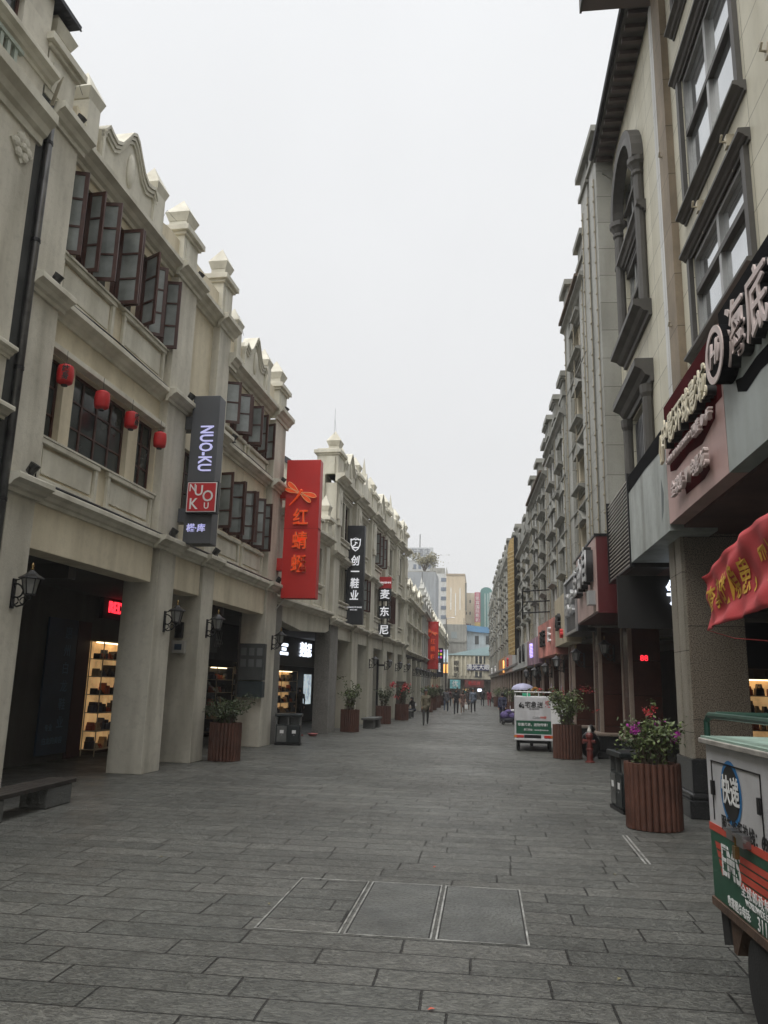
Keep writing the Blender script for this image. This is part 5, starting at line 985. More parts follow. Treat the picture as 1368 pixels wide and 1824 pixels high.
def bush(name,loc,label,seed,nst,h,spread,nleaf,size,lm,flowers=(),arch=(),cat='plant',grp=None):
    t=thing(name,label,cat,loc); r=random.Random(seed); st=MB(); pts=[]; tips=[]
    for k in range(nst):
        a=r.uniform(0,6.28); rad=spread*r.uniform(.25,1); hh=h*r.uniform(.5,1); b=(r.uniform(-.15,.15),r.uniform(-.15,.15),0)
        p=[Vector(b),Vector((b[0]+rad*.25*math.cos(a),b[1]+rad*.25*math.sin(a),hh*.55)),Vector((b[0]+rad*.65*math.cos(a+.2),b[1]+rad*.65*math.sin(a+.2),hh*.9)),Vector((b[0]+rad*math.cos(a+.3),b[1]+rad*math.sin(a+.3),hh))]
        st.tube(p,[.011,.008,.005,.003],5); tips.append(p[3])
        for q in range(nleaf//nst):
            s_=r.random()**.7*2.999; i=int(s_); v=p[i].lerp(p[i+1],s_-i); pts.append(v+Vector((r.gauss(0,.055),r.gauss(0,.055),r.gauss(0,.05))))
    for (dx,dy,dz,nl,droop) in arch:   # long trailing shoots
        p=[Vector((0,0,0)),Vector((dx*.3,dy*.3,dz*.7+.1)),Vector((dx*.7,dy*.7,dz*1.0+droop)),Vector((dx,dy,dz))]; st.tube(p,[.009,.007,.005,.003],5); tips.append(p[3])
        for q in range(nl):
            s_=.6+r.random()*2.39; i=int(s_); v=p[i].lerp(p[i+1],s_-i); pts.append(v+Vector((r.gauss(0,.03),r.gauss(0,.03),r.gauss(0,.03))))
    st.build('stems',STEM,t); leaf_mesh('leaves',pts,size,seed+1,lm,t,.8)
    for fm,spots,n_,sz,rad in flowers:
        for (x,y,z) in spots: leaf_mesh('flower_cluster',[(x+r.gauss(0,rad),y+r.gauss(0,rad),z+r.gauss(0,rad*.8)) for q in range(n_)],sz,seed+7,fm,t,1.,.8)
    return t
planter((2.44,12.45,0),'wooden slat planter with purple and red flowers beside the green delivery cart',1.0)
bush('flower_bush',(2.44,12.45,.88),'bushy plant with purple and red bougainvillea blooms in the nearest planter',11,46,.62,.44,1500,.075,LEAF,[(PURF,[(-.25,-.1,.52),(-.2,-.08,.46),(.34,-.15,.42),(.28,-.05,.36),(.12,.1,.58)],38,.045,.04),(REDF,[(-.02,.05,.78),(.08,.1,.82),(.0,-.05,.72)],22,.04,.035)],[(0.05,.1,.8,30,.1)])
bush('dead_twigs',(2.52,12.4,.9),'brown leafless twigs among the purple blooms',12,26,.68,.24,40,.05,DRYL,cat='plant') 
planter((2.35,23.7,0),'wooden slat planter beside the red hydrant and the white cargo tricycle',1.02,.3)
bush('flower_bush',(2.35,23.7,.9),'tall green bush with long red tipped shoots beside the white cargo tricycle',21,40,1.0,.55,1500,.085,LEAF,[(REDF,[(.62,.0,1.02),(.5,0,1.0),(.72,.05,1.0),(.42,-.05,1.05),(.8,0,.42),(-.55,0,.5),(-.1,0,.95),(-.35,.1,1.0)],14,.06,.05)],[(.85,0,1.0,20,.15),(.8,-.1,.4,20,.1),(-.5,.1,.95,30,.1)])
planter((-6.37,19.6,0),'wooden slat planter on the left between the arcade piers and the grey blade sign',1.0,.7)
bush('flower_bush',(-6.37,19.6,.88),'sprawling green bush with one long bare shoot, left of the street',31,46,.55,.72,1700,.07,LEAFD,[(ORF,[(-.95,-.1,.22),(-.88,-.1,.26)],22,.05,.04)],[(-1.0,-.1,.95,14,.2),(-.95,-.1,.2,40,.15),(.75,0,.62,60,.1),(.7,.1,.5,50,.12),(-.6,0,.3,60,.1)])
planter((-5.43,32.7,0),'wooden slat planter by the first pier of the olive block',.97,.2)
bush('flower_bush',(-5.43,32.7,.86),'loose light green shrub by the first pier of the olive block',41,26,1.15,.55,620,.10,LEAF,[],[(-.55,0,1.25,30,.1)])
planter((-4.95,39.9,0),'wooden slat planter behind the grey stone bench',.95,.5)
bush('flower_bush',(-4.95,39.9,.84),'thin shrub with brownish leaves behind the grey stone bench',51,24,.9,.5,520,.1,LEAFD,[(DRYL,[(0,0,.3),(.1,0,.4)],30,.08,.1)])
planter((-4.5,44.5,0),'wooden slat planter with red flowers near the seated person',.95,.9)
bush('flower_bush',(-4.5,44.5,.84),'tall shrub with large red flower heads near the seated person',61,24,1.15,.6,500,.1,LEAFD,[(REDF,[(-.55,0,1.05),(-.45,0,1.1),(.15,0,.95),(.3,0,1.0),(.2,0,.8),(-.25,0,.45)],40,.1,.1)])
for k,(x,y,lab,pl) in enumerate(((-4.1,58.5,'wooden planter behind the man in the olive jacket','green shrub behind the man in the olive jacket'),(-4.1,63.5,'wooden planter below the second red blade sign','orange flowered shrub below the second red blade sign'),(-4.15,70.5,'wooden planter past the second red blade sign','dull green shrub past the second red blade sign'),(-4.2,79,'far wooden planter beside the grey pole','small far shrub beside the grey pole'),(2.5,38.0,'wooden planter hidden partly behind the white cargo tricycle','leafy shrub partly behind the white cargo tricycle'),(2.2,46,'wooden planter on the right beyond the person with the trolley','shrub on the right beyond the person with the trolley'),(1.95,55,'wooden planter before the red piers beyond the trolley','low shrub before the red piers beyond the trolley'),(1.7,66,'far wooden planter near the person in red','far shrub near the person in red'),(1.35,80,'farthest wooden planter on the right','farthest shrub on the right'))):
    planter((x,y,0),lab,1.05,k); bush('flower_bush',(x,y,.9),pl,70+k,22,.95,.55,420,.13,LEAFD if k%2 else LEAF,[(ORF if k==1 else REDF,[(.1,0,.9),(-.3,0,.8)],22,.09,.09)] if k in (1,2,4) else [])
# ---------------------------------------------------------------- litter bins, benches, hydrant
BINM=mat('bin_green_black',(.020,.026,.027),.35,.2,3,.3,.1,30,metal=.3); BING=mat('bin_grey_panel',(.16,.165,.16),.45,.2,3,.3,metal=.4)
def bin_(loc,rz,label):
    t=thing('litter_bin',label,'bin',loc,rz,'twin litter bins'); w,d=.40,.27
    MB().box(-w,w,-d,d,.0,.06).build('base',IRON,t); MB().box(-w+.02,w-.02,-d+.02,d-.02,.06,.62).build('body',BINM,t,bevel=.015)
    f=MB(); f.box(-w+.02,w-.02,d-.05,d-.02,.62,.86)
    for x in (-w+.02,-.02,w-.06): f.box(x,x+.04,-d+.02,d-.05,.62,.86)
    f.build('post',BING,t); f=MB().box(-w-.02,w+.02,-d-.03,d+.03,.86,.95); f.build('lid',BINM,t,bevel=.02)
    for s_ in (-1,1):
        MB().box(s_*.19-.15,s_*.19+.15,-d+.005,-d+.018,.1,.58).build('door',BING if s_<0 else BINM,t,bevel=.004)
        MB().box(s_*.19-.06,s_*.19+.06,-d+.0,-d+.004,.36,.46).build('label_plate',WL,t); MB().box(s_*.19-.02,s_*.19+.02,-d-.01,-d+.0,.3,.32).build('handle',ALU,t)
    MB().box(-w+.005,-w+.02,-d+.04,d-.04,.1,.84).build('side_panel',BING,t)
    return t
b_=bin_((-6.12,25.15,0),R(8),'twin litter bin beside the lit shoe shop on the left'); b2x=dup(b_,(2.42,14.05,0),R(-84),'twin litter bin behind the nearest planter on the right')
STN=mat('rough_grey_stone',(.105,.11,.103),.85,.15,2,.2,.5,30,speck=(70,(.17,.17,.165),.5,.65)); OLDW2=mat('weathered_bench_wood',(.028,.023,.018),.65,.3,3,.2,.3,40)
bn=thing('bench','slatted dark timber bench on two stone blocks at the left edge','bench',(-6.66,10.75,-.085),R(1.5)); f=MB()
for k in range(4): f.box(-.235+k*.12,-.13+k*.12,-2.2,1.75,.385,.445)
f.build('seat_slats',OLDW2,bn,bevel=.006); 
for y in (-1.0,.9): MB().box(-.22,.22,y,y+.75,.085,.385).build('stone_block',STN,bn,bevel=.02)
b3=thing('bench','low grey stone bench beside the olive block planters','bench',(-5.0,36.2,0),R(-4)); MB().box(-.28,.28,-1.0,1.0,.36,.46).build('seat',STN,b3,bevel=.015)
for y in (-.8,.35): MB().box(-.24,.24,y,y+.45,0,.36).build('block',STN,b3,bevel=.015)
b4=dup(b3,(-4.45,47.8,0),R(-2),'dark stone bench under the seated person')
hy=thing('hydrant','red fire hydrant with pale cap beside the wooden planter','hydrant',(2.84,22.7,0)); HR=mat('hydrant_red',(.14,.028,.022),.45,.2,6,.3,.1,40)
MB().lathe(0,0,[(.13,0),(.13,.03),(.085,.05),(.08,.3),(.095,.32),(.095,.36),(.075,.38),(.075,.62),(.1,.66),(.1,.72),(.06,.78),(.02,.8)],16).build('barrel',HR,hy,smooth=False)
MB().lathe(0,0,[(.055,.78),(.06,.82),(.03,.9),(.028,.96)],12).build('cap',mat('pale_cap',(.5,.48,.44),.5),hy)
f=MB(); f.tube([(0,0,.55),(-.17,-.05,.55)],.05,10); f.tube([(-.15,-.045,.55),(-.19,-.055,.55)],.065,10); f.tube([(0,0,.55),(.14,-.1,.55)],.045,10); f.build('outlet',HR,hy)
bb_=thing('rubbish_bag','black rubbish sacks piled behind the hydrant','bag',(3.0,23.9,0)); f=MB(); f.ball((0,0,.38),(.28,.28,.38),12,8); f.ball((.05,.05,.8),(.1,.1,.14),8,5); f.build('sack',mat('black_plastic',(.012,.012,.013),.35,.2,8,0,.5,12),bb_,smooth=True)
nb_=thing('notice_board','small white notice board standing behind the bush with red shoots','board',(2.25,25.2,0)); MB().box(-.22,.28,0,.03,.75,1.55).build('panel',WL,nb_); MB().box(-.25,.31,-.01,.04,1.55,1.6).build('frame',IRON,nb_); MB().tube([(0,.02,0),(0,.02,.75)],.02,6).build('leg',IRON,nb_)
# ---------------------------------------------------------------- cargo tricycles
WHT=mat('dirty_white_paint',(.60,.60,.62),.42,.1,1.5,.26,.22,4); GRN=mat('post_green_paint',(.009,.09,.048),.42,.22,2,.25,.22,4); RST=mat('rusty_steel',(.10,.06,.04),.75,.4,6,.2,.3,40); ORS=mat('orange_red_print',(.55,.07,.04),.5,.1,5); RUB=mat('tyre_rubber',(.018,.018,.018),.8,.2,6,0,.2,60); DGREEN=mat('dark_green_tube',(.012,.05,.035),.35,.2,4); BLUEP=mat('blue_ring_print',(.02,.17,.42),.5,.05,3); PGRN=mat('pale_green_roof',(.30,.42,.36),.5,.1,2,.2)
def wheel(par,c,r,w,axis='X'):
    T=Matrix.Translation(c)@(Matrix.Rotation(R(90),4,'Y') if axis=='X' else Matrix.Rotation(R(90),4,'X'))
    f=MB(); f.T=T; f.lathe(0,0,[(r*.72,-w*.5),(r*.93,-w*.5),(r,-w*.25),(r,w*.25),(r*.93,w*.5),(r*.72,w*.5)],28); o=f.build('wheel',RUB,par,smooth=False)
    f=MB(); f.T=T; f.lathe(0,0,[(r*.12,-w*.35),(r*.2,-w*.3),(r*.6,-w*.12),(r*.74,-w*.42),(r*.74,w*.42),(r*.6,w*.12),(r*.2,w*.3),(r*.12,w*.35)],20); f.build('rim',mat('rim_grey',(.2,.2,.2),.5,.2,6,.2,metal=.5),o)
ec=thing('cargo_tricycle','green and white delivery cargo tricycle with rounded badge, cut by the right edge','tricycle',(1.52,5.9,0),R(1.5))
z0,z1,zs=.62,1.60,1.09; Lb,Wb=2.1,1.05
MB().box(0,Wb,-Lb,0,z0,zs-.02).build('lower_box',GRN,ec,bevel=.008); MB().box(.001,Wb-.001,-Lb,-.001,zs-.02,z1).build('upper_box',WHT,ec,bevel=.008)
MB().box(-.004,.0005,-Lb,-.0,zs-.045,zs+.0).build('red_stripe',ORS,ec); MB().box(-.035,Wb+.03,-Lb-.03,.04,z1,z1+.035).build('roof_lip',mat('scuffed_edge',(.36,.34,.31),.7,.3,8,.3,.2,40),ec,bevel=.006); MB().box(-.02,Wb+.02,-Lb-.02,.03,z1+.035,z1+.05).build('roof',PGRN,ec)
MB().tube([(.02,.0,z1+.05),(.02,.0,z1+.15),(.025,-.05,z1+.19),(.05,-1.0,z1+.19),(.05,-Lb+.1,z1+.19)],.021,8).tube([(.02,-.0,z1+.17),(.1,.015,z1+.195),(.9,.015,z1+.19),(1.0,.0,z1+.05)],.02,8).tube([(.95,-.05,z1+.19),(.95,-Lb,z1+.19)],.02,8).build('roof_rail',DGREEN,ec)
f=MB(); d0,d1=-.12,-1.02; q0,q1=1.12,1.50
f.box(-.006,-.0012,d0-.008,d0,q0,q1).box(-.006,-.0012,d1,d1+.008,q0,q1).box(-.006,-.0012,d1,d0,q1-.008,q1); f.build('door_gap',IRON,ec)
for y in (-.15,-1.0): MB().box(-.02,-.001,y-.02,y+.02,1.28,1.37).build('hinge',IRON,ec)
def sd(pts,o=.003): return [(-o,y,z) for y,z in pts]
def sdisc(y,z,ry,rz,o,m,name): MB().add(sd([(y+ry*math.cos(2*math.pi*i/32),z+rz*math.sin(2*math.pi*i/32)) for i in range(32)],o),[tuple(range(32))]).build(name,m,ec)
sdisc(-.49,1.33,.195,.195,.003,BLUEP,'badge_ring'); sdisc(-.49,1.33,.165,.165,.005,INK,'badge_disc')
txt('快递',.185,WL,ec,(-.006,-.49,1.33),-Y_,Z_,.001,.006,.9); txt('服务监督热线：6923',.10,INK,ec,(-.003,-.72,1.125),-Y_,Z_,.001,.002,1.0)
f=MB(); f.box(-.05,-.002,-.62,-.5,1.07,1.13).box(-.05,-.002,-.8,-.68,1.06,1.13).tube([(-.04,-.45,1.115),(-.04,-.85,1.1)],.012,6); f.build('hasp',ALU,ec); MB().box(-.06,-.035,-.68,-.63,.98,1.05).tube([(-.045,-.655,1.05),(-.045,-.655,1.11)],.008,5).build('padlock',BRASS,ec)
f=MB()
for k in range(4): a,b=.985-k*.05,.985-k*.05-.04; i=.03*k; f.add(sd([(-.1-i,a),(-.245,a-.0),(-.245,b),(-.1-i-.025,b)]),[(0,1,2,3)])
for k in range(4): a,b=.985-k*.05,.985-k*.05-.04; f.add(sd([(-.56,a),(-1.9,a),(-1.9,b),(-.56,b)]),[(0,1,2,3)])
f.build('orange_stripes',ORS,ec); txt('EMS',.27,WL,ec,(-.003,-.40,.885),-Y_,Z_,.001,.014,.78,shear=0)
f=MB()
for k in range(5): f.add(sd([(-.25,.975-k*.042),(-.555,.975-k*.042),(-.555,.969-k*.042),(-.25,.969-k*.042)],.0062),[(0,1,2,3)])
f.build('letter_bars',GRN,ec)
txt('全球邮政特快专递',.075,WL,ec,(-.003,-.94,.79),-Y_,Z_,.001,.003,1.15,space=1.2); txt('WORLDWIDE EXPRESS MAIL',.05,WL,ec,(-.003,-.95,.735),-Y_,Z_,.001,.002); txt('收寄服务电话:',.065,WL,ec,(-.003,-.5,.665),-Y_,Z_,.001,.002); txt('3111185',.11,WL,ec,(-.003,-1.0,.665),-Y_,Z_,.001,.0)
f=MB(); f.box(-.012,.04,-Lb,.01,.57,.62).box(Wb-.04,Wb+.01,-Lb,.01,.57,.62).box(.04,Wb-.04,-.04,.01,.55,.62); f.build('chassis_rail',RST,ec); MB().box(.1,Wb-.1,-Lb,-.06,.45,.57).build('underframe',IRON,ec)
f=MB(); f.alongx([(-.02,.57),(-.16,.57),(-.2,.38),(-.06,.34)],.03,.06); f.build('mud_flap',mat('black_rubber',(.02,.02,.02),.7,.2,5),ec); MB().alongx([(-.25,.57),(-.5,.57),(-.34,.36),(-.28,.36)],.02,.1).build('bracket',RST,ec)
wheel(ec,(.07,-.86,.33),.33,.12); wheel(ec,(Wb-.1,-.86,.33),.33,.12); wheel(ec,(Wb/2,-3.1,.3),.3,.1)
MB().tube([(Wb/2,-2.1,.6),(Wb/2,-2.7,.7),(Wb/2,-3.05,1.05)],.03,6).tube([(.25,-3.0,1.1),(Wb-.25,-3.0,1.1)],.018,6).build('front_fork',DGREEN,ec); MB().box(.3,.75,-2.6,-2.2,.75,.85).build('saddle',IRON,ec,bevel=.03)
wt=thing('cargo_tricycle','white cargo tricycle van with green lower panel seen from behind','tricycle',(1.56,25.8,0),R(-1.5))
MB().box(-.60,.56,0,1.7,.40,1.66).build('box',WHT,wt,bevel=.02); MB().box(-.56,.52,-.012,-.001,.52,.92).build('green_panel',GRN,wt); MB().box(-.59,.55,-.008,-.001,.93,1.62).build('door_panel',WHT,wt,bevel=.004)
f=MB(); f.tube([(-.58,.02,1.66),(-.58,.02,1.8),(.54,.02,1.8),(.54,.02,1.66)],.018,6).tube([(-.58,.02,1.8),(-.58,1.6,1.8)],.018,6).tube([(.54,.02,1.8),(.54,1.6,1.8)],.018,6)
for x in (-.2,.15): f.tube([(x,.02,1.66),(x,.02,1.8)],.014,5)
f.build('roof_rack',WL,wt)
txt('宅急送',.20,INK,wt,(-.02,-.008,1.40),X_,Z_,.004,.01,.95,shear=.15); txt('ZJS EXPRESS',.06,INK,wt,(0,-.008,1.28),X_,Z_,.002,.002); txt('Color',.1,mat('grey_print',(.2,.2,.21),.6),wt,(.06,-.008,1.02),X_,Z_,.003,.001,shear=.3); txt('99快',.1,ORS,wt,(.27,-.008,1.02),X_,Z_,.003,.002,shear=.2)
txt('珍重承诺，送物传情！',.098,WL,wt,(-.02,-.012,.80),X_,Z_,.003,.004); txt('服务网址：www.zjs.com.cn',.065,WL,wt,(.05,-.012,.65),X_,Z_,.003,.001)
txt('过',.13,RL,wt,(.4,-.008,1.48),X_,Z_,.003,.003)
f=MB(); f.ball((-.42,-.015,1.36),(.05,.012,.045),8,5); f.tube([(-.47,-.015,1.38),(-.42,-.015,1.44),(-.4,-.015,1.48)],.014,5); f.tube([(-.36,-.015,1.33),(-.33,-.015,1.4),(-.38,-.015,1.42)],.014,5); f.ball((-.34,-.015,1.33),(.035,.012,.035),8,5); f.build('emblem',INK,wt)
MB().box(-.62,.58,-.1,-.02,.33,.39).build('bumper',WHT,wt,bevel=.01); MB().box(-.6,.56,-.03,-.002,.39,.52).build('tail_panel',WHT,wt); MB().box(-.32,.2,-.045,-.03,.40,.5).build('plate_recess',IRON,wt)
for s_,x in ((-1,-.46),(1,.42)): MB().box(x-.13,x+.13,-.06,-.03,.41,.49).build('tail_light',mat('tail_red',(.45,.03,.02),.25,.1,6),wt,bevel=.008); MB().box(x-.05+.12*s_,x+.03+.12*s_,-.065,-.06,.42,.48).build('indicator',mat('amber_lens',(.6,.2,.03),.25),wt)
for x in (-.5,.46): wheel(wt,(x,.35,.22),.22,.11)
wheel(wt,(-.02,2.4,.22),.22,.1); MB().box(-.45,.4,.05,1.6,.24,.33).build('axle_frame',IRON,wt); MB().box(-.5,.46,1.7,2.5,.35,.95).build('cab',WHT,wt,bevel=.05)
MB().box(-.35,-.1,.2,.6,1.66,1.76).build('green_bundle',mat('green_plastic',(.05,.35,.2),.5),wt)
um=thing('umbrella','pale lilac umbrella open above a stall beyond the white cargo tricycle','umbrella',(1.9,40,0)); LV=mat('lilac_cloth',(.38,.38,.52),.7,.1,3); n=8
f=MB(); rings=[]
for i in range(6):
    t_=i/5; rings.append([(.56*math.sin(t_*1.5)*math.cos(2*math.pi*j/16)*(1 if j%2==0 else .965),.56*math.sin(t_*1.5)*math.sin(2*math.pi*j/16)*(1 if j%2==0 else .965),1.82+.32*(math.cos(t_*1.5)-.07)) for j in range(16)])
rings[0]=[(.01*math.cos(2*math.pi*j/16),.01*math.sin(2*math.pi*j/16),2.12) for j in range(16)]
f.loft(rings,cap=False); uo=f.build('canopy',LV,um,fix=False); uo.modifiers.new('thick','SOLIDIFY').thickness=.008
MB().tube([(0,0,0),(0,0,2.16)],.015,6).build('pole',ALU,um); MB().box(-.2,.2,-.2,.2,0,.12).build('foot',BLKST,um)
og=thing('wreath','round orange plush wreath on a stick beside the umbrella','toy',(2.42,38.9,0)); MB().loft([[(0+( .13+.06*math.cos(b))*math.cos(a),.06*math.sin(b),1.78+(.13+.06*math.cos(b))*math.sin(a)) for b in [i*math.pi/4 for i in range(8)]] for a in [i*math.pi/8 for i in range(17)]],cap=False).build('ring',mat('orange_plush',(.45,.2,.04),.9,.3,12),og,smooth=True); MB().tube([(0,.0,0),(0,.0,1.6)],.015,5).build('stick',IRON,og)
# ---------------------------------------------------------------- people
def capsule(mb,p1,r1,p2,r2,n=10):
    p1,p2=Vector(p1),Vector(p2); d=(p2-p1); L_=d.length; d=d/L_ if L_>1e-6 else Z_.copy()
    a=d.cross(Vector((.31,.95,.1))).normalized(); b=d.cross(a); rings=[]
    for t in (-1,-.8,-.4,0): 
        k=math.sqrt(max(0,1-t*t)) if t>-1 else .08; rings.append([tuple(p1+d*(t*r1)+(a*math.cos(2*math.pi*j/n)+b*math.sin(2*math.pi*j/n))*r1*k) for j in range(n)])
    for t in (0,.4,.8,1):
        k=math.sqrt(max(0,1-t*t)) if t<1 else .08; rings.append([tuple(p2+d*(t*r2)+(a*math.cos(2*math.pi*j/n)+b*math.sin(2*math.pi*j/n))*r2*k) for j in range(n)])
    mb.loft(rings)
SKIN=mat('skin',(.42,.26,.19),.55,.08,8); 
def person(label,loc,face,h,cols,walk=.35,arms=(.3,-.3),elbow=(.3,.3),splay=.1,hair='short',coat=0.,skirt=None,sit=False,lean=0.,voxel=.015,hairc=(.015,.012,.01),look=0.,bag=False):
    t=thing('person',label,'person',loc,face); s=h/1.7; caps=[]
    def C(p1,r1,p2,r2,lab): caps.append((Vector(p1)*s,r1*s,Vector(p2)*s,r2*s,lab))
    pz=.47 if sit else .93; ly=lambda z: -math.sin(lean)*(z-pz); 
    def T_(x,y,z): return (x,y+ly(z),pz+(z-pz)*math.cos(lean))
    C(T_(-.07,0,pz),.115+coat*.3,T_(.07,0,pz),.115+coat*.3,'legs'); C(T_(0,0,pz+.1),.125+coat,T_(0,0,pz+.28),.125+coat,'top'); C(T_(-.075,.0,pz+.38),.115+coat,T_(.075,.0,pz+.38),.115+coat,'top'); C(T_(-.13,0,pz+.46),.07+coat*.5,T_(.13,0,pz+.46),.07+coat*.5,'top')
    if coat: C(T_(-.06,0,pz-.1),.14+coat,T_(.06,0,pz+.05),.125+coat,'top')
    C(T_(0,0,pz+.5),.052,T_(0,-.01,pz+.6),.05,'skin')
    hc=Vector(T_(0,-.02-look*.03,pz+.69)); 
    C(hc+Vector((0,.01,.03)),.088,hc+Vector((0,-.012,-.05)),.068,'skin'); C(hc+Vector((0,-.085,-.015)),.012,hc+Vector((0,-.1,-.03)),.014,'skin')
    for sd_ in (-1,1): C(hc+Vector((sd_*.085,.01,.0)),.012,hc+Vector((sd_*.088,.012,-.03)),.01,'skin'); C(hc+Vector((sd_*.033,-.084,.012)),.010,hc+Vector((sd_*.036,-.084,.012)),.010,'eye')
    C(hc+Vector((-.02,-.079,-.055)),.008,hc+Vector((.02,-.079,-.055)),.008,'lip')
    for i,sd_ in enumerate((-1,1)):
        hip=Vector((sd_*.105,0,pz-.02))
        if sit:
            k=hip+Vector((sd_*.04,-.43,.02)); an=k+Vector((0,-.06+.14*i,-.42))
        else:
            a=walk*(1 if i==0 else -1); k=hip+Vector((0,-math.sin(a),-math.cos(a)))*.44; b=a-.25 if a<0 else a*.4; b=min(b,a); an=k+Vector((0,-math.sin(b),-math.cos(b)))*.42
            if an.z>.09+.10: pass
        C(hip,.09,k,.064,'legs'); C(k,.062,an,.046,'legs'); dn=Vector((0,-.13,-.05 if an.z<.12 else -.03)); C(an+Vector((0,.03,-.04)),.04,an+Vector((0,-.13,-.05)),.033,'shoes')
        sh=Vector(T_(sd_*.185,0,pz+.46)); a=arms[i]; e=sh+Vector((sd_*splay*.28,-math.sin(a)*.28,-math.cos(a)*.28)); b=a+elbow[i]; w=e+Vector((-sd_*.01,-math.sin(b)*.25,-math.cos(b)*.25))
        C(sh,.052+coat*.4,e,.042+coat*.4,'top'); C(e,.041+coat*.4,w,.03+coat*.2,'sleeve'); d=(w-e).normalized(); pm=w+d*.075; C(w+d*.01,.026,pm,.03,'skin')
        q=Vector((0,1,0)) if abs(d.z)>.5 else Vector((0,0,1)); q=(q-d*q.dot(d)).normalized(); inn=Vector((-sd_,0,0))
        for f_ in range(4): base=pm+q*(f_-1.5)*.017+d*.01; ln=(.062,.072,.068,.052)[f_]; mid=base+d*ln*.55+inn*.006; C(base,.0095,mid,.009,'skin'); C(mid,.009,mid+d*ln*.4+inn*.016,.008,'skin')
        tb=w+d*.03-q*.03; C(tb,.011,tb+d*.035-q*.018+inn*.01,.0095,'skin')
    if skirt: C(T_(-.06,0,pz+.02),.12,T_(.06,0,pz),.13,'top'); C((-.07,0,pz-.12),.15,(.07,0,pz-skirt),.17,'top')
    mb=MB()
    for p1,r1,p2,r2,_ in caps: capsule(mb,p1,r1,p2,r2)
    lowest=min(v[2] for v in mb.v); off=-lowest
    me=bpy.data.meshes.new('b'); me.from_pydata([(v[0],v[1],v[2]+off) for v in mb.v],[],mb.f); o=bpy.data.objects.new('b',me); COL.objects.link(o)
    bm=bmesh.new(); bm.from_mesh(me); bmesh.ops.recalc_face_normals(bm,faces=bm.faces); bm.to_mesh(me); bm.free()
    m1=o.modifiers.new('r','REMESH'); m1.mode='VOXEL'; m1.voxel_size=voxel; m2=o.modifiers.new('s','SMOOTH'); m2.factor=.5; m2.iterations=2
    dg=bpy.context.evaluated_depsgraph_get(); nm=bpy.data.meshes.new_from_object(o.evaluated_get(dg)); bpy.data.objects.remove(o); bpy.data.meshes.remove(me)
    labs=['skin','top','sleeve','legs','shoes','eye','lip']; ms={'skin':SKIN,'eye':INK,'lip':mat('lip',(.3,.1,.09),.5)}
    for k in ('top','legs','shoes'): c=cols[k]; ms[k]=mat('cloth_%d_%d_%d'%tuple(int(x*999) for x in c),c,.85,.25,9,0,.3,60)
    ms['sleeve']=SKIN if cols.get('bare') else ms['top']
    nm.materials.clear(); [nm.materials.append(ms[l]) for l in labs]
    data=[(p1,p2-p1,max(1e-9,(p2-p1).length_squared),r1,r2,labs.index(l)) for p1,r1,p2,r2,l in caps]
    for p in nm.polygons:
        c=p.center-Vector((0,0,off)); best=9;bi=0
        for p1,d,l2,r1,r2,li in data:
            u=max(0,min(1,(c-p1).dot(d)/l2)); v=(c-p1-d*u).length-(r1+(r2-r1)*u)-(.004 if li>=5 else 0)
            if v<best: best=v;bi=li
        p.material_index=bi; p.use_smooth=True
    nm.name='body'; b=bpy.data.objects.new('body',nm); COL.objects.link(b); b.parent=t
    hm_=mat('hair_%d'%int(hairc[0]*1000),hairc,.5,.3,20); hb=MB(); hc=(hc*s)+Vector((0,0,off)); n=14
    def cap_ring(k,zz,r_,yo): return [(hc.x+r_*s*math.cos(2*math.pi*j/n),hc.y+(yo+r_*1.08*math.sin(2*math.pi*j/n))*s,hc.z+(zz+(.035 if math.sin(2*math.pi*j/n)<-.3 and zz<.06 else 0))*s) for j in range(n)]
    if hair=='hat': hb.loft([cap_ring(0,.05,.13,-.02),cap_ring(0,.06,.13,-.02),cap_ring(0,.065,.098,.01),cap_ring(0,.12,.09,.01),cap_ring(0,.135,.05,.01),cap_ring(0,.137,.005,.01)])
    else:
        low=[cap_ring(0,-.06,.088,.03),cap_ring(0,.0,.1,.022)] if hair=='short' else [cap_ring(0,-.30,.085,.075),cap_ring(0,-.2,.1,.06),cap_ring(0,-.06,.1,.04),cap_ring(0,.0,.104,.022)]
        hb.loft(low+[cap_ring(0,.07,.1,.016),cap_ring(0,.11,.075,.012),cap_ring(0,.13,.03,.012),cap_ring(0,.132,.004,.012)])
    ho_=hb.build('hair' if hair!='hat' else 'cap',hm_,t,smooth=True)
    return t
K_=dict
FACE=0; AWAY=math.pi
person('person in an olive jacket and dark cap walking this way along the left side',(-2.85,39.9,0),.1,1.66,K_(top=(.13,.115,.075),legs=(.035,.034,.034),shoes=(.015,.015,.015)),.3,(.25,-.25),(.25,.5),coat=.03,hair='hat',hairc=(.03,.03,.035),voxel=.013)
person('person with long dark hair in a black top and dark trousers walking this way',(-1.85,54.3,0),.05,1.66,K_(top=(.014,.014,.016),legs=(.022,.022,.028),shoes=(.5,.48,.45),bare=1),.25,(.15,-.2),(.2,.3),hair='long',voxel=.014)
person('person in a dark patterned dress half hidden behind the black dressed walker',(-1.5,57.6,0),.1,1.58,K_(top=(.12,.07,.06),legs=(.25,.18,.14),shoes=(.4,.38,.35),bare=1),.2,(.1,-.1),(.2,.2),hair='long',skirt=.35,voxel=.015)
person('person in a grey shirt and blue jeans walking away on the left',(-2.75,59.3,0),AWAY,1.70,K_(top=(.075,.075,.08),legs=(.04,.055,.09),shoes=(.55,.55,.55)),.38,(-.3,.3),(.2,.2),coat=.015,voxel=.015)
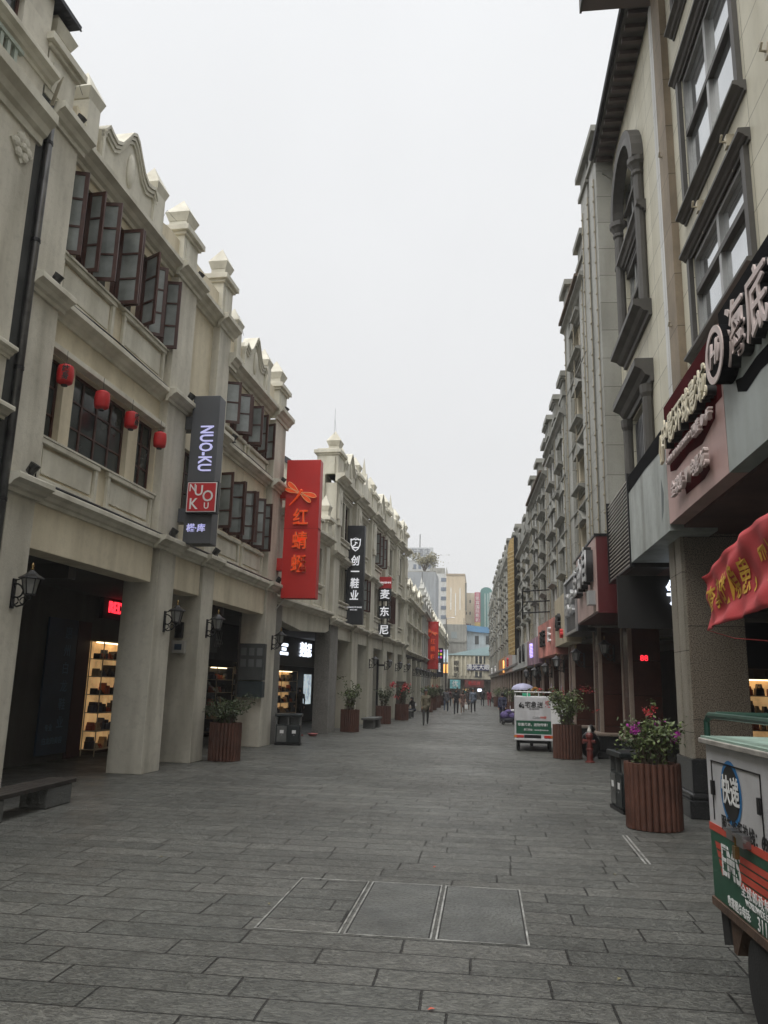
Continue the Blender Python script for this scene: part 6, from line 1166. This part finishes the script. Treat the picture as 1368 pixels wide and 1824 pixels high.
person('person in a blue denim jacket over dark trousers walking this way in mid street',(-.78,58.6,0),-.05,1.72,K_(top=(.11,.135,.17),legs=(.018,.018,.02),shoes=(.3,.29,.28)),.3,(.3,-.3),(.4,.3),coat=.02,voxel=.015)
person('person in a dark skirt carrying a bag behind the denim jacket',(-1.3,64.5,0),0,1.62,K_(top=(.05,.04,.04),legs=(.3,.22,.17),shoes=(.05,.05,.05)),.22,(.1,-.2),(.3,.2),hair='long',skirt=.3,voxel=.017)
person('person in black walking away in the middle of the street',(-.15,80,0),AWAY,1.66,K_(top=(.015,.015,.018),legs=(.02,.02,.022),shoes=(.02,.02,.02)),.3,(.3,-.3),(.2,.2),coat=.03,voxel=.018)
person('person all in dark red walking near the right hand planters',(.5,78.5,0),AWAY,1.60,K_(top=(.2,.03,.04),legs=(.18,.03,.035),shoes=(.2,.2,.2)),.3,(-.2,.3),(.3,.2),coat=.02,hair='long',voxel=.018)
person('person in a teal dress seen small in the far middle',(-2.1,88,0),0,1.62,K_(top=(.03,.09,.08),legs=(.2,.15,.12),shoes=(.05,.05,.05)),.2,hair='long',skirt=.35,voxel=.02)
person('person in dark clothes far off beside the grey pole',(-3.0,92,0),AWAY,1.66,K_(top=(.05,.045,.05),legs=(.03,.03,.04),shoes=(.1,.1,.1)),.3,voxel=.02)
person('person in a maroon top far off at the left of the walkers',(-3.15,74,0),0,1.6,K_(top=(.10,.03,.03),legs=(.03,.03,.04),shoes=(.1,.1,.1)),.25,hair='long',voxel=.02)
person('person in navy seen from behind pulling a loaded trolley',(.98,43.9,0),AWAY-.1,1.58,K_(top=(.018,.02,.045),legs=(.016,.016,.022),shoes=(.02,.02,.02)),.22,(-.55,-.4),(.1,.1),coat=.045,lean=.15,voxel=.014)
person('person in black with dark hair sitting on the stone bench looking at a phone',(-4.18,48.3,0),-.6,1.6,K_(top=(.013,.013,.014),legs=(.04,.045,.06),shoes=(.6,.58,.55)),arms=(.5,.5),elbow=(1.1,1.0),hair='long',sit=True,lean=.25,voxel=.014)
person('person in black standing in the doorway of the lit shoe shop',(-8.4,36.4,0),0,1.62,K_(top=(.012,.012,.013),legs=(.012,.012,.013),shoes=(.02,.02,.02)),.05,hair='long',voxel=.014)
tr=thing('trolley','low folding trolley carrying purple wrapped bundles','trolley',(1.25,43.0,0),.1)
MB().box(-.32,.32,-.25,.35,.18,.22).tube([(-.2,.35,.2),(-.2,.65,.95),(.2,.65,.95),(.2,.35,.2)],.015,6).build('frame',ALU,tr)
for x in (-.28,.28):
    for y in (-.2,.3): wheel(tr,(x,y,.09),.09,.04)
pb=thing('bundle','purple cloth wrapped bundles strapped on the trolley','bundle',(1.25,43.0,.22),.1); f=MB(); f.ball((-.16,.05,.24),(.26,.28,.22),12,8); f.ball((.2,.05,.22),(.22,.27,.2),12,8); f.ball((.02,.05,.42),(.2,.2,.14),12,8); f.build('purple_wrap',mat('purple_cloth',(.09,.065,.18),.8,.5,6,0,.5,14),pb,smooth=True); MB().ball((.28,.1,.5),(.15,.13,.08),10,6).build('white_parcel',mat('white_cloth',(.5,.5,.52),.8),pb,smooth=True); f=MB(); f.ball((0,-.02,.02),(.4,.3,.14),12,8); f.build('dark_sack',mat('navy_sack',(.012,.012,.02),.8),pb,smooth=True)
hbg=thing('handbag','small white bag carried at the side of the half hidden walker','bag',(-1.25,57.45,.55)); MB().box(-.11,.11,-.05,.05,-.2,.08).build('pouch',WL,hbg,bevel=.02); MB().tube([(-.08,0,.08),(-.05,0,.25),(.05,0,.25),(.08,0,.08)],.01,5).build('strap',WL,hbg)
ph=thing('phone','pale phone and cloth in the hands of the seated person','phone',(-4.0,47.75,.78)); MB().box(-.04,.04,-.01,.01,-.07,.07).build('body',WL,ph,bevel=.004); MB().box(-.034,.034,.0105,.0115,-.06,.06).build('screen',INK,ph)

lf=None
for (x,y,rz,lab) in ((-.35,5.35,.4,'orange fallen leaf on the paving in front of the ribbed covers'),(-.55,9.2,1.2,'red fallen petal on the paving behind the access covers'),(-1.9,7.4,2.,'dry scrap lying left of the steel framed covers'),(.9,6.1,.9,'small dry leaf on the paving right of the covers'),(-3.6,9.0,.3,'tiny pale scrap on the left side of the paving'),(1.4,9.3,2.2,'tiny dry leaf near the steel slot drain')):
    f=MB(); f.add([(0,0,.004),(.03,-.016,.012),(.065,0,.008),(.03,.016,.014)],[(0,1,2,3)]); o=f.build('fallen_leaf',DRYL if 'dry' in lab or 'pale' in lab else ORF,fix=False); o.location=(x,y,.001); o.rotation_euler=(0,0,rz); o.scale=(.8,.8,1); tag(o,lab,'leaf','bits fallen on the paving')
